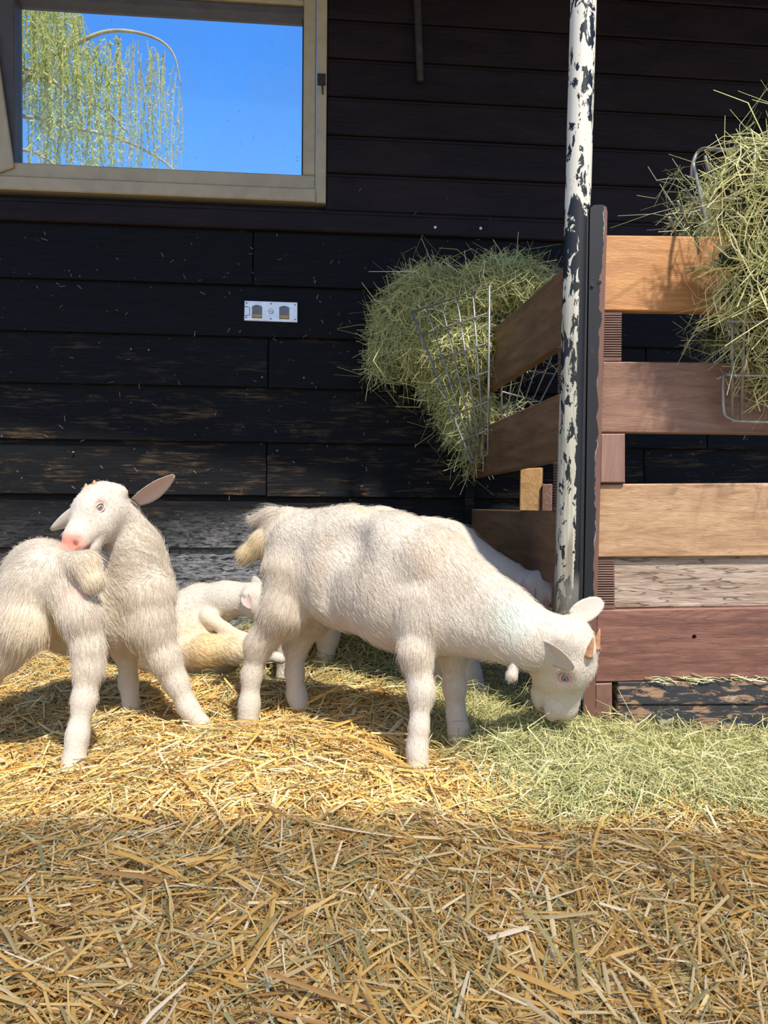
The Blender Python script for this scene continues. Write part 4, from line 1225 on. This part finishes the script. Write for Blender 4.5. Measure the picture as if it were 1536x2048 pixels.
        fur(eo, v, f, cc, lv, np.tile(np.array(d, float) / np.linalg.norm(d), (len(v), 1)), 1500, rad=.0003)
    for (bs, d, L_, r_) in horns:
        b = H(*bs); d = np.array(d, float); d /= np.linalg.norm(d); bend = -Fv * .15
        m = MB(); n_ = 8; m.tube([b + d * L_ * t + bend * L_ * t * t for t in np.linspace(-.12, 1, n_)], [r_ * (1 - .12 * k - .0 * k) * (1 if k < n_ - 1 else .25) for k in range(n_)], 12)
        m.build('horn', MAT['horn'], root, True)
    if wattle:
        a, b_ = P(*wattle[0]), P(*wattle[1])
        s2 = SDF(np.minimum(a, b_) - .03, np.maximum(a, b_) + .03, .0035); s2.cone(a, .008, b_, .0125, .01); v2, f2 = s2.mesh(2)
        wo = obj('wattle', v2, f2, MAT['goat_skin'], root, True, colors=np.tile(WHITE, (len(v2), 1)))
        fur(wo, v2, f2, np.tile(WHITE, (len(v2), 1)), np.full(len(v2), .008), np.tile(b_ - a, (len(v2), 1)) / np.linalg.norm(b_ - a), 1200)
    return root, H, (Fv, Yv, Uv)

# --- grazing goat in the middle
FA, YA = (.08, .24, -.965), (.53, .80, .24)
Fv, Yv, Uv = head_frame(FA, YA)
mo = (1142, 1266, 1.585)
goat('goat', 'white goat kid with small horns grazing in the middle, nearest the round post', [
    dict(p=[(605, 1092, 1.96, 74), (700, 1098, 1.90, 80), (790, 1110, 1.81, 78), (868, 1130, 1.73, 70)], fur=.011, k=.045),
    dict(p=[(612, 1150, 1.95, 68), (700, 1168, 1.88, 82), (800, 1203, 1.78, 88), (872, 1225, 1.72, 82)], fur=.014, k=.045),
    dict(p=[(868, 1130, 1.73, 68), (930, 1178, 1.69, 60), (1000, 1222, 1.64, 52), (1085, 1272, 1.595, 50)], fur=[.016, .014, .011, .008], k=.04),
    dict(p=[(890, 1232, 1.70, 72), (960, 1250, 1.66, 56), (1050, 1290, 1.60, 48)], fur=.011, k=.04),
    dict(p=[(592, 1150, 1.925, 66), (570, 1220, 1.905, 47), (518, 1290, 1.92, 26), (503, 1350, 1.92, 17.5), (499, 1408, 1.915, 18), (496, 1444, 1.91, 22)], fur=[.016, .018, .012, .007, .006, .004], k=.026),
    dict(p=[(640, 1160, 2.00, 60), (622, 1232, 2.0, 40), (592, 1290, 2.02, 23), (589, 1345, 2.02, 16), (593, 1388, 2.02, 17), (600, 1412, 2.01, 20)], fur=[.014, .014, .009, .006, .005, .004], k=.026),
    dict(p=[(850, 1215, 1.695, 58), (832, 1305, 1.655, 32), (843, 1385, 1.64, 24), (838, 1455, 1.625, 17), (834, 1497, 1.62, 18.5), (836, 1536, 1.61, 23)], fur=[.012, .014, .009, .006, .006, .004], k=.024),
    dict(p=[(905, 1240, 1.75, 50), (905, 1310, 1.75, 27), (909, 1375, 1.76, 20), (912, 1425, 1.765, 16), (918, 1462, 1.76, 19), (920, 1492, 1.755, 22)], fur=[.012, .010, .008, .006, .005, .004], k=.024),
    dict(p=[(572, 1042, 1.97, 28), (545, 1040, 1.985, 22), (514, 1036, 1.99, 9)], fur=[.016, .026, .03], k=.02),
    dict(p=[(558, 1058, 1.97, 24), (530, 1082, 1.98, 24), (492, 1109, 1.985, 17)], fur=[.016, .02, .02], k=.016),
], dict(o=mo, F=FA, Y=YA, L=.212, feet=[(496, 1448, 1.91), (600, 1414, 2.01), (836, 1540, 1.61), (920, 1494, 1.755)]), count=190000, nose_col=(.74, .50, .43),
    tints=[(P(1025, 1240, 1.58), .05, (.55, .68, .60), .55), (P(730, 1015, 1.85), .04, (.82, .66, .42), .5), (P(870, 1120, 1.68), .06, (.85, .62, .42), .25), (P(505, 1095, 1.96), .06, (.82, .68, .42), .7)],
    ears=[((.02, -.30, -.20), np.array([.78, -.40, -.50]), np.array([.50, .10, -.85]), .082, .052, dict(cup=-.3, droop=.05, tip=.6)),
          ((-.06, .21, -.06), np.array([.80, .2, .42]), np.array([.35, -.3, -.75]), .078, .046, dict(cup=-.3, droop=0, tip=.5))],
    horns=[((.13, -.125, .215), (.22, -.30, 1.0), .036, .0105), ((.13, .055, .225), (.18, -.22, 1.0), .036, .0105)],
    wattle=((1030, 1322, 1.575), (1024, 1350, 1.57)),
    extra=[lambda s_: s_.ball(P(688, 1078, 1.765), .045, .05, True), lambda s_: s_.cone(P(654, 1110, 1.775), .020, P(642, 1195, 1.782), .014, .05, True),
           lambda s_: s_.cone(P(905, 1120, 1.585), .022, P(930, 1225, 1.555), .018, .05, True)])

# --- kid at left turning its head over its own rump
FB, YB_ = (-.30, -.76, -.57), (.80, -.50, .25)
Fv, Yv, Uv = head_frame(FB, YB_)
goat('goat', 'white goat kid at left with its rump to the camera looking back over it', [
    dict(p=[(88, 1143, 1.72, 56), (82, 1148, 1.86, 62), (150, 1165, 1.97, 62), (262, 1168, 1.955, 62)], fur=.013, k=.045),
    dict(p=[(88, 1180, 1.73, 62), (80, 1200, 1.86, 76), (150, 1222, 1.97, 78), (255, 1232, 1.965, 72)], fur=.015, k=.045),
    dict(p=[(285, 1168, 1.95, 60), (268, 1105, 1.945, 52), (242, 1042, 1.925, 44)], fur=[.016, .014, .010], k=.04),
    dict(p=[(295, 1200, 1.93, 54), (300, 1255, 1.92, 46), (330, 1322, 1.91, 28), (353, 1367, 1.91, 21), (376, 1415, 1.905, 17), (402, 1450, 1.90, 21)], fur=[.016, .018, .012, .007, .006, .004], k=.028),
    dict(p=[(235, 1225, 1.98, 60), (252, 1290, 2.0, 25), (257, 1365, 2.01, 15), (263, 1412, 2.0, 19)], fur=[.015, .012, .007, .004], k=.028),
    dict(p=[(130, 1165, 1.70, 50), (163, 1235, 1.665, 38), (176, 1298, 1.66, 29), (177, 1338, 1.655, 26), (168, 1400, 1.64, 20.5), (155, 1470, 1.62, 19), (147, 1528, 1.605, 26)], fur=[.018, .016, .014, .012, .008, .006, .004], k=.024),
    dict(p=[(62, 1185, 1.71, 60), (42, 1258, 1.67, 46), (8, 1304, 1.68, 37), (-24, 1345, 1.70, 25), (-34, 1430, 1.68, 17), (-42, 1508, 1.66, 22)], fur=[.018, .024, .018, .010, .006, .004], k=.026),
    dict(p=[(138, 1124, 1.69, 22), (170, 1132, 1.665, 29), (184, 1160, 1.655, 25)], fur=[.014, .016, .018], k=.012),
], dict(o=(215, 990, 1.90), F=FB, Y=YB_, L=.192, ms=.88, feet=[(402, 1453, 1.90), (263, 1415, 2.0), (147, 1530, 1.605)]), count=190000, nose_col=(.78, .26, .18),
    tints=[(P(185, 1140, 1.62), .06, (.82, .70, .46), .4), (P(150, 1190, 1.66), .03, (.78, .48, .42), .6), (P(60, 1260, 1.64), .07, (.84, .74, .54), .4)],
    ears=[((-.13, .17, -.24), np.array([.82, -.08, .56]), np.array([-.35, -.75, .45]), .124, .056, dict(cup=.6, droop=-.06)),
          ((-.04, -.20, -.10), np.array([-.88, .05, -.42]), np.array([.1, -.5, .8]), .152, .050, dict(cup=.5, droop=.05))],
    horns=[((.13, .085, .215), Uv * .8 - Fv * .5, .014, .010), ((.13, -.085, .215), Uv * .8 - Fv * .5, .014, .010)])

# --- kid behind the grazing one, head under the side partition
FC, YC = (.55, -.20, -.80), (.30, .95, 0)
Fv, Yv, Uv = head_frame(FC, YC)
goat('goat', 'white goat kid standing behind the grazing one with its head under the side partition', [
    dict(p=[(650, 1074, 2.38, 54), (760, 1076, 2.28, 57), (860, 1096, 2.19, 54), (900, 1105, 2.16, 54)], fur=.011, k=.045),
    dict(p=[(660, 1130, 2.38, 60), (880, 1165, 2.18, 62), (950, 1180, 2.14, 46)], fur=.012, k=.045),
    dict(p=[(900, 1102, 2.16, 54), (955, 1140, 2.12, 46), (1005, 1164, 2.08, 40), (1042, 1172, 2.07, 32)], fur=[.014, .012, .01, .008], k=.04),
    dict(p=[(925, 1200, 2.15, 45), (936, 1290, 2.14, 21), (946, 1350, 2.13, 15), (960, 1398, 2.12, 18)], fur=[.012, .01, .006, .004], k=.026),
    dict(p=[(880, 1200, 2.26, 40), (880, 1290, 2.27, 20), (885, 1380, 2.27, 16)], fur=.008, k=.026),
    dict(p=[(610, 1150, 2.40, 52), (588, 1250, 2.40, 26), (568, 1312, 2.40, 13), (566, 1362, 2.40, 16)], fur=[.014, .01, .006, .004], k=.026),
    dict(p=[(665, 1180, 2.46, 48), (655, 1270, 2.47, 22), (650, 1345, 2.47, 15)], fur=.008, k=.026),
    dict(p=[(610, 1055, 2.42, 20), (585, 1090, 2.44, 20)], fur=.02, k=.02),
], dict(o=(1070, 1162, 2.035), F=FC, Y=YC, L=.185), count=50000, nose_col=(.7, .5, .44),
    ears=[((-.05, -.22, -.05), np.array([-.22, -.35, -.75]), np.array([.9, -.1, -.2]), .075, .050, dict(cup=.3, droop=.05)),
          ((-.05, .22, -.05), np.array([.3, .8, .3]), np.array([.6, 0, .5]), .085, .045, dict(cup=.3, droop=0))])

# --- kid lying against the wall
FD, YD = (.80, -.15, -.55), (.1, .98, .1)
goat('goat', 'white goat kid lying against the black wall, head hidden behind the grazing goat', [
    dict(p=[(290, 1265, 2.45, 68), (370, 1275, 2.47, 66), (440, 1295, 2.45, 46)], fur=.012, k=.045),
    dict(p=[(350, 1240, 2.50, 50), (400, 1212, 2.50, 40), (450, 1200, 2.47, 33), (495, 1196, 2.45, 31)], fur=.009, k=.04),
    dict(p=[(415, 1235, 2.41, 18), (450, 1258, 2.37, 12), (490, 1275, 2.34, 9), (530, 1296, 2.33, 10)], fur=.005, k=.014),
    dict(p=[(335, 1310, 2.40, 34), (410, 1300, 2.36, 30), (470, 1300, 2.33, 24), (530, 1308, 2.31, 12), (562, 1318, 2.31, 11)], fur=[.018, .02, .018, .008, .004], k=.018),
    dict(p=[(300, 1320, 2.45, 35), (430, 1335, 2.42, 28)], fur=.01, k=.03),
], dict(o=(508, 1184, 2.43), F=FD, Y=YD, L=.185), count=50000,
    tints=[(P(420, 1300, 2.33), .12, (.84, .66, .38), .8)],
    ears=[((-.05, -.22, -.05), np.array([.35, -.6, -.55]), np.array([.7, .1, .7]), .055, .036, dict(cup=.5, droop=.1)),
          ((-.05, .22, -.05), np.array([-.2, .8, .4]), np.array([.6, 0, .5]), .085, .045, dict(cup=.3, droop=0))])
